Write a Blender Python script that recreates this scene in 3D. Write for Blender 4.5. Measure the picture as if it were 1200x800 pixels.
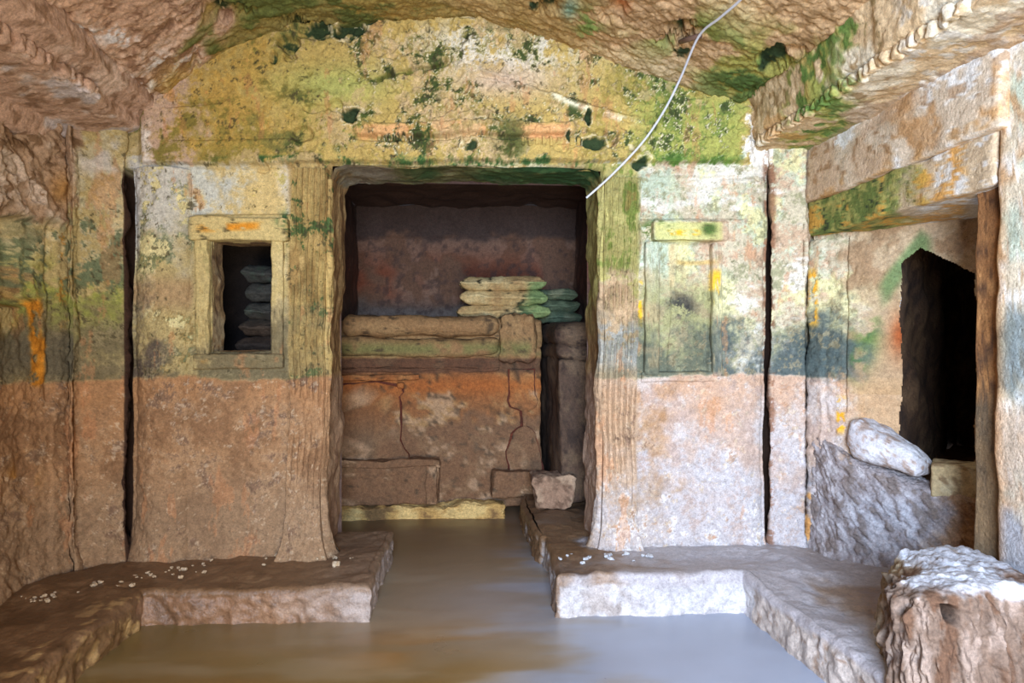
# A rock-cut chamber tomb: back wall with a central doorway to an inner burial chamber, side bays, gabled ceiling, muddy floor.
import bpy, bmesh, math, random
import numpy as np

for o in list(bpy.data.objects): bpy.data.objects.remove(o)
S = bpy.context.scene
COL = S.collection
random.seed(7)

# ------------------------------------------------------------------ camera
CAMZ = 1.29
YAW = math.radians(3.86); PITCH = math.radians(0.43)
cam = bpy.data.cameras.new('camera'); cam.lens = 24.0; cam.sensor_width = 36.0; cam.clip_start = 0.02
camo = bpy.data.objects.new('camera', cam); COL.objects.link(camo)
camo.location = (0, 0, CAMZ); camo.rotation_euler = (math.pi/2 - PITCH, 0, -YAW)
S.camera = camo

# ------------------------------------------------------------------ world, daylight through the entrance, exposure
w = bpy.data.worlds.new('sky'); S.world = w; w.use_nodes = True
bgn = w.node_tree.nodes['Background']; bgn.inputs[0].default_value = (0.62, 0.78, 1.0, 1); bgn.inputs[1].default_value = 0.6

def area(name, loc, aim, sx, sy, energy, color, spread=180):
    l = bpy.data.lights.new(name, 'AREA'); l.shape = 'RECTANGLE'; l.size = sx; l.size_y = sy
    l.energy = energy; l.color = color; l.spread = math.radians(spread)
    o = bpy.data.objects.new(name, l); COL.objects.link(o); o.location = loc
    d = [aim[i]-loc[i] for i in range(3)]
    from mathutils import Vector
    o.rotation_euler = Vector(d).to_track_quat('-Z', 'Y').to_euler()
    return o
area('entrance_skylight', (0.1, -1.35, 1.75), (1.75, 2.9, 0.75), 1.2, 1.2, 150, (0.50, 0.69, 1.0), 100)
area('sunlit_ground_bounce', (0.15, -1.3, 0.45), (0.3, 3.0, 2.3), 1.4, 0.8, 110, (1.0, 0.87, 0.68), 170)
S.view_settings.view_transform = 'Standard'; S.view_settings.look = 'None'
S.view_settings.gamma = 1.0; S.view_settings.use_curve_mapping = False
S.view_settings.exposure = 0.3

# ------------------------------------------------------------------ noise (numpy)
_r = np.random.RandomState(11)
T2 = _r.rand(256, 256).astype(np.float32)
T3 = _r.rand(64, 64, 64).astype(np.float32)
def ss(a, b, x):
    t = np.clip((x-a)/(b-a), 0, 1); return t*t*(3-2*t)
def band(x, a, b, s): return ss(a-s, a+s, x)*(1-ss(b-s, b+s, x))
def vn2(x, y, seed=0):
    x = x + seed*17.31; y = y + seed*9.77
    xf = np.floor(x); yf = np.floor(y); fx = x-xf; fy = y-yf
    xi = xf.astype(np.int64) & 255; yi = yf.astype(np.int64) & 255; x2 = (xi+1) & 255; y2 = (yi+1) & 255
    fx = fx*fx*(3-2*fx); fy = fy*fy*(3-2*fy)
    a = T2[xi, yi]; b = T2[x2, yi]; c = T2[xi, y2]; d = T2[x2, y2]
    return (a+(b-a)*fx)*(1-fy) + (c+(d-c)*fx)*fy
def fbm2(x, y, f, octs=5, seed=0, g=0.55):
    s = 0; amp = 1; var = 0; x = x*f; y = y*f
    for i in range(octs):
        s = s + amp*(vn2(x, y, seed+i*3.1)-0.5); var += amp*amp
        x, y = 1.6*x+1.2*y+3.7, -1.2*x+1.6*y+1.9; amp *= g
    return s/(0.2*math.sqrt(var))
def vn3(p, seed=0):
    q = p + np.array([seed*7.3, seed*3.1, seed*5.7], dtype=np.float32)
    f0 = np.floor(q); f = q-f0; i = f0.astype(np.int64) & 63; j = (i+1) & 63; f = f*f*(3-2*f)
    X, Y, Z = i[..., 0], i[..., 1], i[..., 2]; X2, Y2, Z2 = j[..., 0], j[..., 1], j[..., 2]
    a, b, c = f[..., 0], f[..., 1], f[..., 2]
    def L(u, v, t): return u+(v-u)*t
    return L(L(L(T3[X, Y, Z], T3[X2, Y, Z], a), L(T3[X, Y2, Z], T3[X2, Y2, Z], a), b),
             L(L(T3[X, Y, Z2], T3[X2, Y, Z2], a), L(T3[X, Y2, Z2], T3[X2, Y2, Z2], a), b), c)
def fbm3(p, f, octs=4, seed=0, g=0.55):
    s = 0; amp = 1; var = 0; q = p*f
    for i in range(octs):
        s = s + amp*(vn3(q, seed+i*2.3)-0.5); var += amp*amp; q = q*2.03+1.7; amp *= g
    return s/(0.17*math.sqrt(var))
def warp3(p, amp, f, seed=0, octs=4):
    return p + amp*np.stack([fbm3(p, f, octs, seed+k*11.7) for k in range(3)], -1)

# ------------------------------------------------------------------ survey coordinates (measured on the photograph, used to find real places)
CT, ST = math.cos(YAW), math.sin(YAW)
def proj(P):
    X, Y, Z = P[..., 0], P[..., 1], P[..., 2]
    d = Y*CT + X*ST; r = X*CT - Y*ST
    ok = d > 0.3; d = np.where(ok, d, 1.0)
    return np.where(ok, 600+800*r/d, -9999.), np.where(ok, 394-800*(Z-CAMZ)/d, -9999.)
def tanu(u): return math.tan(math.atan((u-600)/800)+YAW)
def at_y(u, v, Y):
    x = Y*tanu(u); d = Y*CT+x*ST; return np.array([x, Y, CAMZ+(394-v)/800*d])
def at_z(u, v, Z):
    d = (CAMZ-Z)*800/(v-394); t = tanu(u); Y = d/(CT+t*ST); return np.array([Y*t, Y, Z])

# ------------------------------------------------------------------ colour helpers (sRGB 0..255 in, linear out)
def C(r, g, b): return np.array([r, g, b], dtype=np.float32)
class Paint:
    def __init__(s, shape, base): s.c = np.empty(tuple(shape)+(3,), np.float32); s.c[...] = C(*base)
    def mix(s, col, m): m = np.clip(m, 0, 1)[..., None]; s.c = s.c*(1-m) + C(*col)*m
    def mul(s, k): s.c = s.c*np.asarray(k)[..., None]
def to_lin(c):
    c = np.clip(c, 0, 255)/255.0
    return np.where(c <= 0.04045, c/12.92, ((c+0.055)/1.055)**2.4)

# ------------------------------------------------------------------ materials
def rock_mat(name, rough=0.9, bump=0.5, fine=70.0, mottle=0.35, spec=0.25, big=14.0):
    m = bpy.data.materials.new(name); m.use_nodes = True; nt = m.node_tree; N = nt.nodes; Lk = nt.links
    b = N['Principled BSDF']; b.inputs['Specular IOR Level'].default_value = spec
    at = N.new('ShaderNodeAttribute'); at.attribute_name = 'Col'
    tc = N.new('ShaderNodeTexCoord')
    def noise(sc, det, ro=0.6):
        n = N.new('ShaderNodeTexNoise'); n.inputs['Scale'].default_value = sc; n.inputs['Detail'].default_value = det
        n.inputs['Roughness'].default_value = ro; Lk.new(tc.outputs['Object'], n.inputs['Vector']); return n
    n1 = noise(big*3, 8, 0.78); n2 = noise(fine*2.4, 5, 0.8)
    r1 = N.new('ShaderNodeMapRange'); r1.inputs['From Min'].default_value = 0.36; r1.inputs['From Max'].default_value = 0.64
    r1.inputs['To Min'].default_value = 1-mottle; r1.inputs['To Max'].default_value = 1+mottle*0.6; Lk.new(n1.outputs['Fac'], r1.inputs['Value'])
    r2 = N.new('ShaderNodeMapRange'); r2.inputs['From Min'].default_value = 0.38; r2.inputs['From Max'].default_value = 0.62
    r2.inputs['To Min'].default_value = 1-mottle*0.7; r2.inputs['To Max'].default_value = 1+mottle*0.5; Lk.new(n2.outputs['Fac'], r2.inputs['Value'])
    mu = N.new('ShaderNodeMath'); mu.operation = 'MULTIPLY'; Lk.new(r1.outputs[0], mu.inputs[0]); Lk.new(r2.outputs[0], mu.inputs[1])
    vp = N.new('ShaderNodeTexVoronoi'); vp.inputs['Scale'].default_value = fine*1.1; vp.inputs['Randomness'].default_value = 1.0; Lk.new(tc.outputs['Object'], vp.inputs['Vector'])
    vq = N.new('ShaderNodeMapRange'); vq.inputs['From Min'].default_value = 0.10; vq.inputs['From Max'].default_value = 0.28; vq.inputs['To Min'].default_value = 0.55; Lk.new(vp.outputs['Distance'], vq.inputs['Value'])
    np_ = noise(big, 3); ng = N.new('ShaderNodeMapRange'); ng.inputs['From Min'].default_value = 0.5; ng.inputs['From Max'].default_value = 0.62; Lk.new(np_.outputs['Fac'], ng.inputs['Value'])
    vx = N.new('ShaderNodeMix'); vx.data_type = 'FLOAT'; vx.inputs[2].default_value = 1.0; Lk.new(ng.outputs[0], vx.inputs[0]); Lk.new(vq.outputs[0], vx.inputs[3])
    m2 = N.new('ShaderNodeMath'); m2.operation = 'MULTIPLY'; Lk.new(mu.outputs[0], m2.inputs[0]); Lk.new(vx.outputs[0], m2.inputs[1])
    vm = N.new('ShaderNodeVectorMath'); vm.operation = 'SCALE'; Lk.new(at.outputs['Color'], vm.inputs[0]); Lk.new(m2.outputs[0], vm.inputs['Scale'])
    Lk.new(vm.outputs[0], b.inputs['Base Color'])
    rr = N.new('ShaderNodeMapRange'); rr.inputs['To Min'].default_value = max(0.05, rough-0.12); rr.inputs['To Max'].default_value = min(1, rough+0.12)
    Lk.new(n1.outputs['Fac'], rr.inputs['Value']); Lk.new(rr.outputs[0], b.inputs['Roughness'])
    n3 = noise(fine, 8, 0.68)
    vo = N.new('ShaderNodeTexVoronoi'); vo.inputs['Scale'].default_value = fine*0.6; Lk.new(tc.outputs['Object'], vo.inputs['Vector'])
    vr = N.new('ShaderNodeMapRange'); vr.inputs['From Max'].default_value = 0.35; vr.inputs['To Max'].default_value = 0.35; Lk.new(vo.outputs['Distance'], vr.inputs['Value'])
    ad = N.new('ShaderNodeMath'); ad.operation = 'ADD'; Lk.new(n3.outputs['Fac'], ad.inputs[0]); Lk.new(vr.outputs[0], ad.inputs[1])
    bu = N.new('ShaderNodeBump'); bu.inputs['Strength'].default_value = bump; bu.inputs['Distance'].default_value = 0.02
    Lk.new(ad.outputs[0], bu.inputs['Height']); Lk.new(bu.outputs[0], b.inputs['Normal'])
    return m
M_WALL = rock_mat('weathered_plastered_tufa', 0.9, 0.42, 60, 0.29)
M_ROUGH = rock_mat('rough_hewn_tufa', 0.9, 0.45, 45, 0.3)
M_CEIL = rock_mat('chiselled_ceiling_tufa', 0.92, 0.38, 38, 0.34)
M_DAMP = rock_mat('damp_trodden_tufa', 0.42, 0.35, 55, 0.28, 0.6)
M_SMOOTH = rock_mat('carved_couch_tufa', 0.85, 0.4, 60, 0.34)
M_STONE = rock_mat('loose_stone', 0.9, 0.5, 50, 0.25)

def mud_mat():
    m = bpy.data.materials.new('silty_standing_water'); m.use_nodes = True; nt = m.node_tree; N = nt.nodes; Lk = nt.links
    b = N['Principled BSDF']; b.inputs['Roughness'].default_value = 0.3; b.inputs['Specular IOR Level'].default_value = 0.5
    at = N.new('ShaderNodeAttribute'); at.attribute_name = 'Col'
    tc = N.new('ShaderNodeTexCoord'); n = N.new('ShaderNodeTexNoise'); n.inputs['Scale'].default_value = 3.0; n.inputs['Detail'].default_value = 4
    Lk.new(tc.outputs['Object'], n.inputs['Vector'])
    r = N.new('ShaderNodeMapRange'); r.inputs['To Min'].default_value = 0.85; r.inputs['To Max'].default_value = 1.15; Lk.new(n.outputs['Fac'], r.inputs['Value'])
    vm = N.new('ShaderNodeVectorMath'); vm.operation = 'SCALE'; Lk.new(at.outputs['Color'], vm.inputs[0]); Lk.new(r.outputs[0], vm.inputs['Scale'])
    Lk.new(vm.outputs[0], b.inputs['Base Color'])
    r2 = N.new('ShaderNodeMapRange'); r2.inputs['To Min'].default_value = 0.2; r2.inputs['To Max'].default_value = 0.45; Lk.new(n.outputs['Fac'], r2.inputs['Value']); Lk.new(r2.outputs[0], b.inputs['Roughness'])
    bu = N.new('ShaderNodeBump'); bu.inputs['Strength'].default_value = 0.15; bu.inputs['Distance'].default_value = 0.03
    Lk.new(n.outputs['Fac'], bu.inputs['Height']); Lk.new(bu.outputs[0], b.inputs['Normal'])
    return m
M_MUD = mud_mat()
def plain_mat(name, col, rough, metal=0.0):
    m = bpy.data.materials.new(name); m.use_nodes = True; nt = m.node_tree; b = nt.nodes['Principled BSDF']
    n = nt.nodes.new('ShaderNodeTexNoise'); n.inputs['Scale'].default_value = 40
    cr = nt.nodes.new('ShaderNodeValToRGB'); c = to_lin(C(*col))
    cr.color_ramp.elements[0].color = (*[float(x*0.7) for x in c], 1); cr.color_ramp.elements[1].color = (*[float(min(1, x*1.1)) for x in c], 1)
    nt.links.new(n.outputs['Fac'], cr.inputs[0]); nt.links.new(cr.outputs[0], b.inputs['Base Color'])
    b.inputs['Roughness'].default_value = rough; b.inputs['Metallic'].default_value = metal
    return m
M_CABLE = plain_mat('pale_cable_sheath', (205, 205, 210), 0.5)
M_RUST = plain_mat('rusty_iron', (120, 92, 76), 0.7, 0.3)

# ------------------------------------------------------------------ mesh helpers
def link(name, me, mat, parent=None):
    o = bpy.data.objects.new(name, me); COL.objects.link(o)
    if mat: me.materials.append(mat)
    if parent is not None: o.parent = parent
    return o
def tag(o, label=None, cat=None, group=None, kind=None):
    if label: o['label'] = label
    if cat: o['category'] = cat
    if group: o['group'] = group
    if kind: o['kind'] = kind
    return o
def mesh_np(name, V, F, col=None, smooth=True):
    V = np.asarray(V, np.float32); F = np.asarray(F, np.int32)
    me = bpy.data.meshes.new(name); me.vertices.add(len(V)); me.vertices.foreach_set('co', V.ravel())
    k = F.shape[1]; me.loops.add(F.size); me.loops.foreach_set('vertex_index', F.ravel())
    me.polygons.add(len(F)); me.polygons.foreach_set('loop_start', np.arange(0, F.size, k, dtype=np.int32))
    if smooth: me.polygons.foreach_set('use_smooth', np.ones(len(F), dtype=bool))
    me.update(calc_edges=True)
    if col is not None:
        a = me.color_attributes.new('Col', 'FLOAT_COLOR', 'POINT'); c = np.ones((len(V), 4), np.float32)
        c[:, :3] = to_lin(col.reshape(-1, 3)); a.data.foreach_set('color', c.ravel())
    return me
def grid_faces(n, m, hole=None, flip=False, closed=False):
    idx = np.arange(n*m).reshape(n, m)
    if closed: idx = np.concatenate([idx, idx[:1]], 0)
    a = idx[:-1, :-1]; b = idx[1:, :-1]; c = idx[1:, 1:]; d = idx[:-1, 1:]
    F = np.stack([a, d, c, b] if flip else [a, b, c, d], -1)
    return F[~hole] if hole is not None else F.reshape(-1, 4)
def drop_loose(V, F, col):
    used = np.zeros(len(V), bool); used[F.ravel()] = True; m = np.cumsum(used)-1
    return V[used], m[F], col.reshape(-1, 3)[used]
def sheet(name, P, col, mat, hole=None, flip=False, parent=None, kind=None):
    n, m = P.shape[:2]; V = P.reshape(-1, 3); F = grid_faces(n, m, hole, flip); c = col
    if hole is not None: V, F, c = drop_loose(V, F, col)
    o = link(name, mesh_np(name, V, F, c), mat, parent)
    if kind: o['kind'] = kind
    return o
def normals(P):
    a = np.gradient(P, axis=0); b = np.gradient(P, axis=1); n = np.cross(a, b); return n/(np.linalg.norm(n, axis=-1, keepdims=True)+1e-9)
def seg(*args):       # seg(x0, x1, n, x2, n, ...) : breakpoints kept exactly
    out = [np.array([args[0]])]; p = args[0]
    for i in range(1, len(args), 2):
        out.append(np.linspace(p, args[i], args[i+1]+1)[1:]); p = args[i]
    return np.concatenate(out)
_cubes = {}
def cube_grid(n):
    if n not in _cubes:
        bm = bmesh.new(); bmesh.ops.create_cube(bm, size=2.0); bmesh.ops.subdivide_edges(bm, edges=bm.edges[:], cuts=n, use_grid_fill=True)
        bm.verts.ensure_lookup_table(); V = np.array([v.co[:] for v in bm.verts], np.float32)
        F = np.array([[v.index for v in f.verts] for f in bm.faces], np.int32); bm.free(); _cubes[n] = (V, F)
    return _cubes[n]
def rbox(c, half, r, n=16):       # rounded box vertices
    V, F = cube_grid(n); h = np.array(half, np.float32); p = V*h
    inner = np.clip(p, -(h-r), h-r); d = p-inner; L = np.linalg.norm(d, axis=-1, keepdims=True)
    p = np.where(L > 1e-6, inner + d/np.maximum(L, 1e-6)*np.minimum(r, 10), p)
    return p + np.array(c, np.float32), F
def stone(name, c, half, r, paint, mat, parent=None, n=16, amp=0.01, f=5, seed=0, rot=0, deform=None, local=False):
    V, F = rbox((0, 0, 0), half, r, n)
    if deform is not None: V = deform(V)
    if rot:
        cr, sr = math.cos(rot), math.sin(rot); V = np.stack([V[:, 0]*cr-V[:, 1]*sr, V[:, 0]*sr+V[:, 1]*cr, V[:, 2]], -1)
    W = V + np.array(c, np.float32); W = warp3(W, amp, f, seed); W = warp3(W, amp*0.35, f*4, seed+40)
    col = paint(W)
    if local: W = W - np.array(c, np.float32)
    o = link(name, mesh_np(name, W.astype(np.float32), F, col), mat, parent)
    if local: o.location = c
    return o

# ------------------------------------------------------------------ paint: the plaster strata shared by the chamber's walls
def paint_walls(P, a, b, seed=0):
    """P world points, a/b metres along and up the wall; colour of the stone, plaster, algae and ochre, plus some shade and a highlight painted in."""
    u, v = proj(P); q = 394-(P[..., 2]-CAMZ)*800/3.6
    n1 = fbm2(a, b, 1.3, 6, 1+seed, .65); n2 = fbm2(a, b, 4.0, 6, 2+seed, .72); n3 = fbm2(a, b, 9, 6, 3+seed, .8); n4 = fbm2(a, b, 34, 4, 4+seed, .8)
    ns = fbm2(a, b*0.28, 9, 5, 5+seed, .7); nb = fbm2(a*0.5, b*1.6, 6, 5, 6+seed, .7)
    p = Paint(u.shape, (180, 160, 108))
    t = ss(590, 790, u+35*n2)
    # ---- upper plaster, left and right
    p.mix((210, 190, 142), ss(0.1, 0.9, n2+0.5*n3)); p.mix((150, 126, 76), ss(0.5, 1.3, n3-0.4*n2)); p.mix((120, 126, 78), ss(0.5, 1.2, n1*0.6+n3*0.7)*0.8)
    r = Paint(u.shape, (198, 182, 150)); r.mix((178, 190, 164), ss(-0.3, 1.1, n2)*0.8*(1-ss(300, 380, q))); r.mix((190, 154, 122), ss(0.2, 1.4, n3+0.3*n1)*0.8)
    r.mix((226, 218, 200), ss(0.4, 1.8, nb+0.4*n3)*0.8); r.mix((226, 212, 150), ss(-0.2, 1.0, n2+1.2*band(q, 330, 400, 20)-0.6)*0.8*ss(780, 800, u)); r.mix((140, 136, 98), ss(0.7, 1.8, -n3+0.5*n4)*0.7)
    p.mix(r.c[..., 0:3].mean((0, 1)) if False else (0, 0, 0), t*0)
    p.c = p.c*(1-t[..., None]) + r.c*t[..., None]
    # ---- half column by the left corner: pale grey crust above, mossy, cream patches, a highlight painted down its left edge
    hc = band(u, 150, 226, 4)*(q > 190)
    p.mix((205, 200, 184), hc*(1-ss(240, 310, q+15*n2))); p.mix((120, 124, 92), hc*ss(0.1, 0.9, n3+0.8*band(q, 280, 330, 25)-0.3)*0.85); p.mix((222, 208, 150), hc*ss(0.2, 0.8, n3+n2*0.5+1.0*band(q, 360, 405, 20)-0.4))
    p.mix((168, 135, 98), hc*band(q, 330, 362, 12)*0.7); p.mix((205, 205, 205), band(u, 154, 168, 3)*band(q, 200, 305, 20)*0.8)
    # ---- left pilaster: green bloom
    lp = 1-ss(140, 150, u)
    p.mix((188, 176, 140), lp*band(q, 160, 320, 15)*ss(-0.6, 0.6, n3)); p.mix((150, 152, 74), lp*band(q, 320, 400, 30)*ss(-0.9, 0.5, n2)); p.mix((106, 116, 84), lp*band(q, 255, 345, 15)*ss(0.35, 0.9, n3+0.3*n4)*0.9)
    p.mix((200, 130, 40), band(u+5*n3, 74, 81, 2)*band(q, 230, 400, 40)*ss(0.0, 0.8, n3)*0.7)
    p.mix((206, 138, 40), band(u+0.10*(360-v), 36, 50, 4)*band(v, 350, 452, 5)*ss(-0.5, 0.2, n3)*0.95)
    # ---- panel above the small window, ochre frame
    pan = band(u, 222, 342, 2)*band(v, 194, 251, 2)
    p.mix((214, 188, 126), pan); p.mix((204, 206, 196), pan*(1-ss(225, 285, u+16*n3))*0.9); p.mix((220, 212, 196), pan*ss(318, 338, u+5*n3)*0.8); p.mix((190, 170, 70), pan*ss(0.5, 1.3, n3)*ss(262, 290, u)*0.6)
    fr = band(u, 228, 336, 3)*band(v, 251, 436, 3)
    p.mix((206, 182, 120), fr*(1-ss(270, 330, v)*0.5)); p.mix((226, 148, 44), band(u, 240, 308, 10)*band(v+0.05*(u-270), 264, 272, 3)*ss(-0.3, 0.3, n2+n3*0.4)); p.mix((205, 150, 70), band(u, 235, 325, 8)*band(v, 421, 432, 3)*ss(-0.4, 0.6, n3))
    p.mix((214, 160, 60), band(u, 320, 336, 3)*band(v, 380, 420, 14)*ss(-0.2, 0.6, n3)); p.mix((58, 92, 52), np.exp(-((u-334)/7)**2-((v-258)/9)**2)*1.3*ss(-0.4, 0.2, n4))
    # ---- fluted pilasters
    pl = band(u, 338, 402, 3)*(q > 190)
    p.mix((182, 150, 90), pl*0.85); p.mix((206, 176, 110), pl*ss(0.1, 1.0, ns)*0.7); p.mix((140, 110, 62), pl*ss(0.4, 1.2, -ns)*0.6); p.mix((70, 96, 50), pl*ss(1.7, 2.0, n3)*0.9)
    pr = band(u, 686, 747, 3)*(q > 190)
    p.mix((178, 165, 96), pr*(1-ss(315, 345, q+10*n3))*0.9); p.mix((112, 128, 52), pr*(1-ss(300, 340, q))*ss(0.0, 0.9, ns+0.4*n3)*0.85); p.mix((190, 154, 116), pr*ss(318, 345, q+10*n3)*0.8); p.mix((206, 204, 206), pr*band(q, 380, 430, 10)*ss(0.5, 1.0, n2+0.4*n3)*0.8)
    # ---- blind window on the right
    p.mix((205, 198, 120), band(u, 764, 842, 3)*band(v, 262, 283, 2)*0.8); p.mix((236, 176, 46), band(u, 778, 815, 6)*band(v, 271, 277, 2)*ss(-0.5, 0.2, n3))
    p.mix((86, 104, 44), np.exp(-((u-766)/15)**2-((v-270)/11)**2)*1.5*ss(-0.3, 0.4, n3)); p.mix((78, 100, 44), np.exp(-((u-827)/8)**2-((v-270)/7)**2)*1.4*ss(-0.3, 0.4, n3))
    bw = band(u, 752, 836, 4)*band(v, 330, 440, 25)
    p.mix((150, 145, 96), bw*0.8); p.mix((182, 155, 118), bw*ss(0, 1, n3)*0.5); p.mix((62, 58, 52), np.exp(-((u-802)/12)**2-((v-358)/12)**2)*1.8*ss(-0.6, 0.2, n3))
    p.mix((240, 178, 40), band(u, 833, 842, 2)*band(v, 318, 356, 4)*ss(-0.8, 0.1, n3)); p.mix((240, 178, 40), band(u, 746, 753, 2)*band(v, 330, 388, 5)*ss(-0.4, 0.2, n3))
    p.mix((205, 180, 130), band(u, 786, 793, 2)*band(v, 285, 335, 4)*0.8); p.mix((196, 160, 90), band(v-0.004*(u-815)**2*-1, 305, 310, 1.5)*band(u, 795, 842, 4)*0.7)
    # ---- above the mouldings: gable field
    g = 1-ss(191, 194, v+1.5*n4); g = np.where((u > 170) & (u < 905), g, 0)*(q < 215)
    T = Paint(u.shape, (190, 162, 92))
    T.mix((150, 134, 62), ss(-0.5, 0.9, n2*0.8+n1*0.4)); T.mix((224, 192, 150), ss(0.2, 0.9, n2*0.7+n3*0.5+0.5*band(u, 420, 700, 60)-0.25)); T.mix((192, 152, 72), (1-ss(300, 380, u+20*n2))*ss(-1, 0.8, n3)*0.7)
    T.mix((176, 174, 96), np.exp(-((u-395)/65)**2-((v-105)/22)**2)*1.1); T.mix((198, 168, 144), (1-ss(195, 235, u+14*n3))*0.95)
    T.mix((224, 214, 190), np.exp(-(((u-585)/90)**2+((v-62)/32)**2))*1.5*ss(-0.9, 0.3, n3)); T.mix((206, 180, 150), np.exp(-(((u-590)/60)**2+((v-100)/20)**2))*1.0)
    T.mix((224, 168, 112), band(u, 418, 665, 12)*band(v+2*n2, 150, 164, 3)*0.9); T.mix((132, 120, 52), ss(0.2, 1.3, n3*0.7+0.7*n2)*0.8)
    T.mix((164, 164, 82), ss(720, 770, u+12*n3)*(1-ss(858, 872, u+5*n3))*ss(105, 130, v)*0.9); T.mix((112, 128, 58), ss(720, 770, u)*(1-ss(858, 872, u+5*n3))*ss(0.1, 0.8, n2+0.7*n3)*0.85)
    ml = 0.25+0.75*ss(320, 390, u+15*n2); T.mix((112, 110, 58), ss(1.0, 1.8, n3+0.4*n4+0.4*n2)*0.75*ml); T.mix((66, 80, 38), ss(1.75, 2.1, n3+0.4*n4+0.5*n2)*0.9*ml**2); T.mix((236, 220, 180), band(n3+0.4*n4+0.5*n2, 1.42, 1.66, 0.05)*0.85*ss(350, 420, u)); T.mix((236, 226, 190), band(v-142+0.31*(720-u), -3, 3, 3)*band(u, 640, 740, 8)*ss(-0.6, 0.3, n3))
    T.mix((88, 90, 44), np.exp(-(((u-598)/20)**2+((v-168)/24)**2)**2)*ss(-0.8, 0.1, n3+0.4)*0.95); T.mix((96, 100, 40), band(v-99+0.24*(u-440), -2.5, 2.5, 2)*band(u, 440, 520, 5)*0.8)
    T.mix((110, 118, 46), np.exp(-(((u-395)/28)**2+((v-142)/22)**2))*ss(-0.3, 0.6, n3)*1.2); T.mix((236, 224, 208), (1-ss(176, 186, u+5*n3))*ss(140, 160, v)); T.mix((240, 230, 212), ss(868, 878, u+6*n3))
    T.mix((46, 84, 40), band(v, 186, 196, 2.5)*ss(235, 300, u)*(1-ss(345, 352, u))*ss(-0.9, 0.3, n3)); T.mix((52, 88, 40), ss(186, 196, v+4*n3)*band(u, 386, 702, 4)*0.95); T.mix((76, 112, 40), ss(180, 200, v+4*n3)*band(u, 745, 866, 6)*0.8)
    T.mix((200, 170, 122), ss(1.15, 1.5, n2-0.5*n3)*0.6)
    p.c = p.c*(1-g[..., None]) + T.c*g[..., None]
    # ---- dark algae band above the old water line, brown silt below it
    wl = 441 + 1.5*n2
    dark = ss(352, 428, q+20*n2+12*n3)*(1-ss(wl-1.5, wl+2.5, q))
    dk = Paint(u.shape, (112, 100, 72)); dk.mix((92, 94, 76), ss(640, 740, u)); dk.mix((72, 80, 76), ss(820, 850, u)); dk.mix((84, 72, 62), band(u, 150, 200, 15)); dk.mix((148, 132, 98), ss(0.9, 1.4, n3+0.7*n4)*0.7)
    dm = dark*0.92*(1-0.55*pl)*(1-0.45*pr)
    p.c = p.c*(1-dm[..., None]) + dk.c*dm[..., None]
    lo = ss(wl-1.5, wl+2.5, q)
    B = Paint(u.shape, (160, 122, 86)); B.mix((140, 104, 72), ss(0, 1.2, n2)); B.mix((176, 142, 106), ss(0.2, 1.2, n3-0.3*n2)*0.7); B.mix((170, 124, 82), (1-ss(446, 490, q+12*n2))*0.7); B.mix((146, 122, 96), ss(520, 600, q)*0.6)
    R = Paint(u.shape, (184, 156, 136)); R.mix((190, 152, 122), (1-ss(450, 490, q+10*n2))*0.8); R.mix((192, 174, 160), ss(-0.4, 1.2, n2+0.4*n3)*0.9); R.mix((180, 172, 170), ss(480, 600, q+25*n2)*0.85); R.mix((228, 222, 216), ss(1.0, 1.9, n3+0.3*ns+0.6*ss(500, 620, q)-0.2)*0.8); R.mix((172, 146, 130), ss(0.6, 1.8, -n3)*0.6); R.mix((178, 124, 84), ss(1.5, 2.3, n3-n2*0.4)*0.5)
    t2 = ss(700, 800, u+25*n2); t2 = np.maximum(t2, 0.85*ss(560, 610, q+14*n2)*ss(680, 700, u))
    lc = B.c*(1-t2[..., None]) + R.c*t2[..., None]
    lp2 = Paint(u.shape, (0, 0, 0)); lp2.c = lc
    lp2.mix((184, 152, 120), pr*(1-ss(545, 600, q+14*n3))*0.75); lp2.mix((112, 86, 68), ss(1.3, 2.2, n3+0.4*n4)*0.7*(1-t2*0.6)); lp2.mix((206, 182, 150), ss(1.7, 2.3, n4+0.3*n3)*0.6)
    p.c = p.c*(1-lo[..., None]) + lp2.c*lo[..., None]
    # ---- pits, soot specks, rusty streaks; depth shade painted into both chases
    p.mix((70, 62, 40), ss(1.75, 2.1, n4+0.35*n3)*0.65*(1-lo)*(1-0.6*t)); p.mix((196, 130, 84), ss(1.6, 1.9, ns+0.3*n3)*0.35)
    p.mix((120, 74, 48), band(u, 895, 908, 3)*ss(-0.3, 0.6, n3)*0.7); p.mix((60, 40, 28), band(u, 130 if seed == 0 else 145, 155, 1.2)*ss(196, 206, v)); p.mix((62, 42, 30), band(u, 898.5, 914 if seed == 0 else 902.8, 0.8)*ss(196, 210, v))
    return p.c

def paint_rock(base, alt, dk, seed=0, f=6, extra=None):
    def fn(P):
        n2 = fbm3(P, f, 4, seed); n3 = fbm3(P, f*4, 3, seed+9)
        p = Paint(P.shape[:-1], base); p.mix(alt, ss(-0.2, 1.0, n2+0.4*n3)); p.mix(dk, ss(0.6, 1.5, n3-0.5*n2)*0.8)
        if extra: extra(p, P, n2, n3)
        return p.c
    return fn

# ------------------------------------------------------------------ ceiling profile
_cx = np.linspace(-2.4, 2.4, 481)          # cross-section: arched on the left, a straight slope on the right
_cz = np.convolve(np.pad(np.interp(_cx, [-2.4, -1.72, -1.55, -1.36, -1.10, -0.60, 0.0, 1.6, 2.4], [2.40, 2.45, 2.495, 2.64, 2.80, 2.895, 2.955, 2.50, 2.27]), 12, 'edge'), np.ones(25)/25, 'valid')
def ceil_z(x): return np.interp(x, _cx, _cz)

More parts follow.
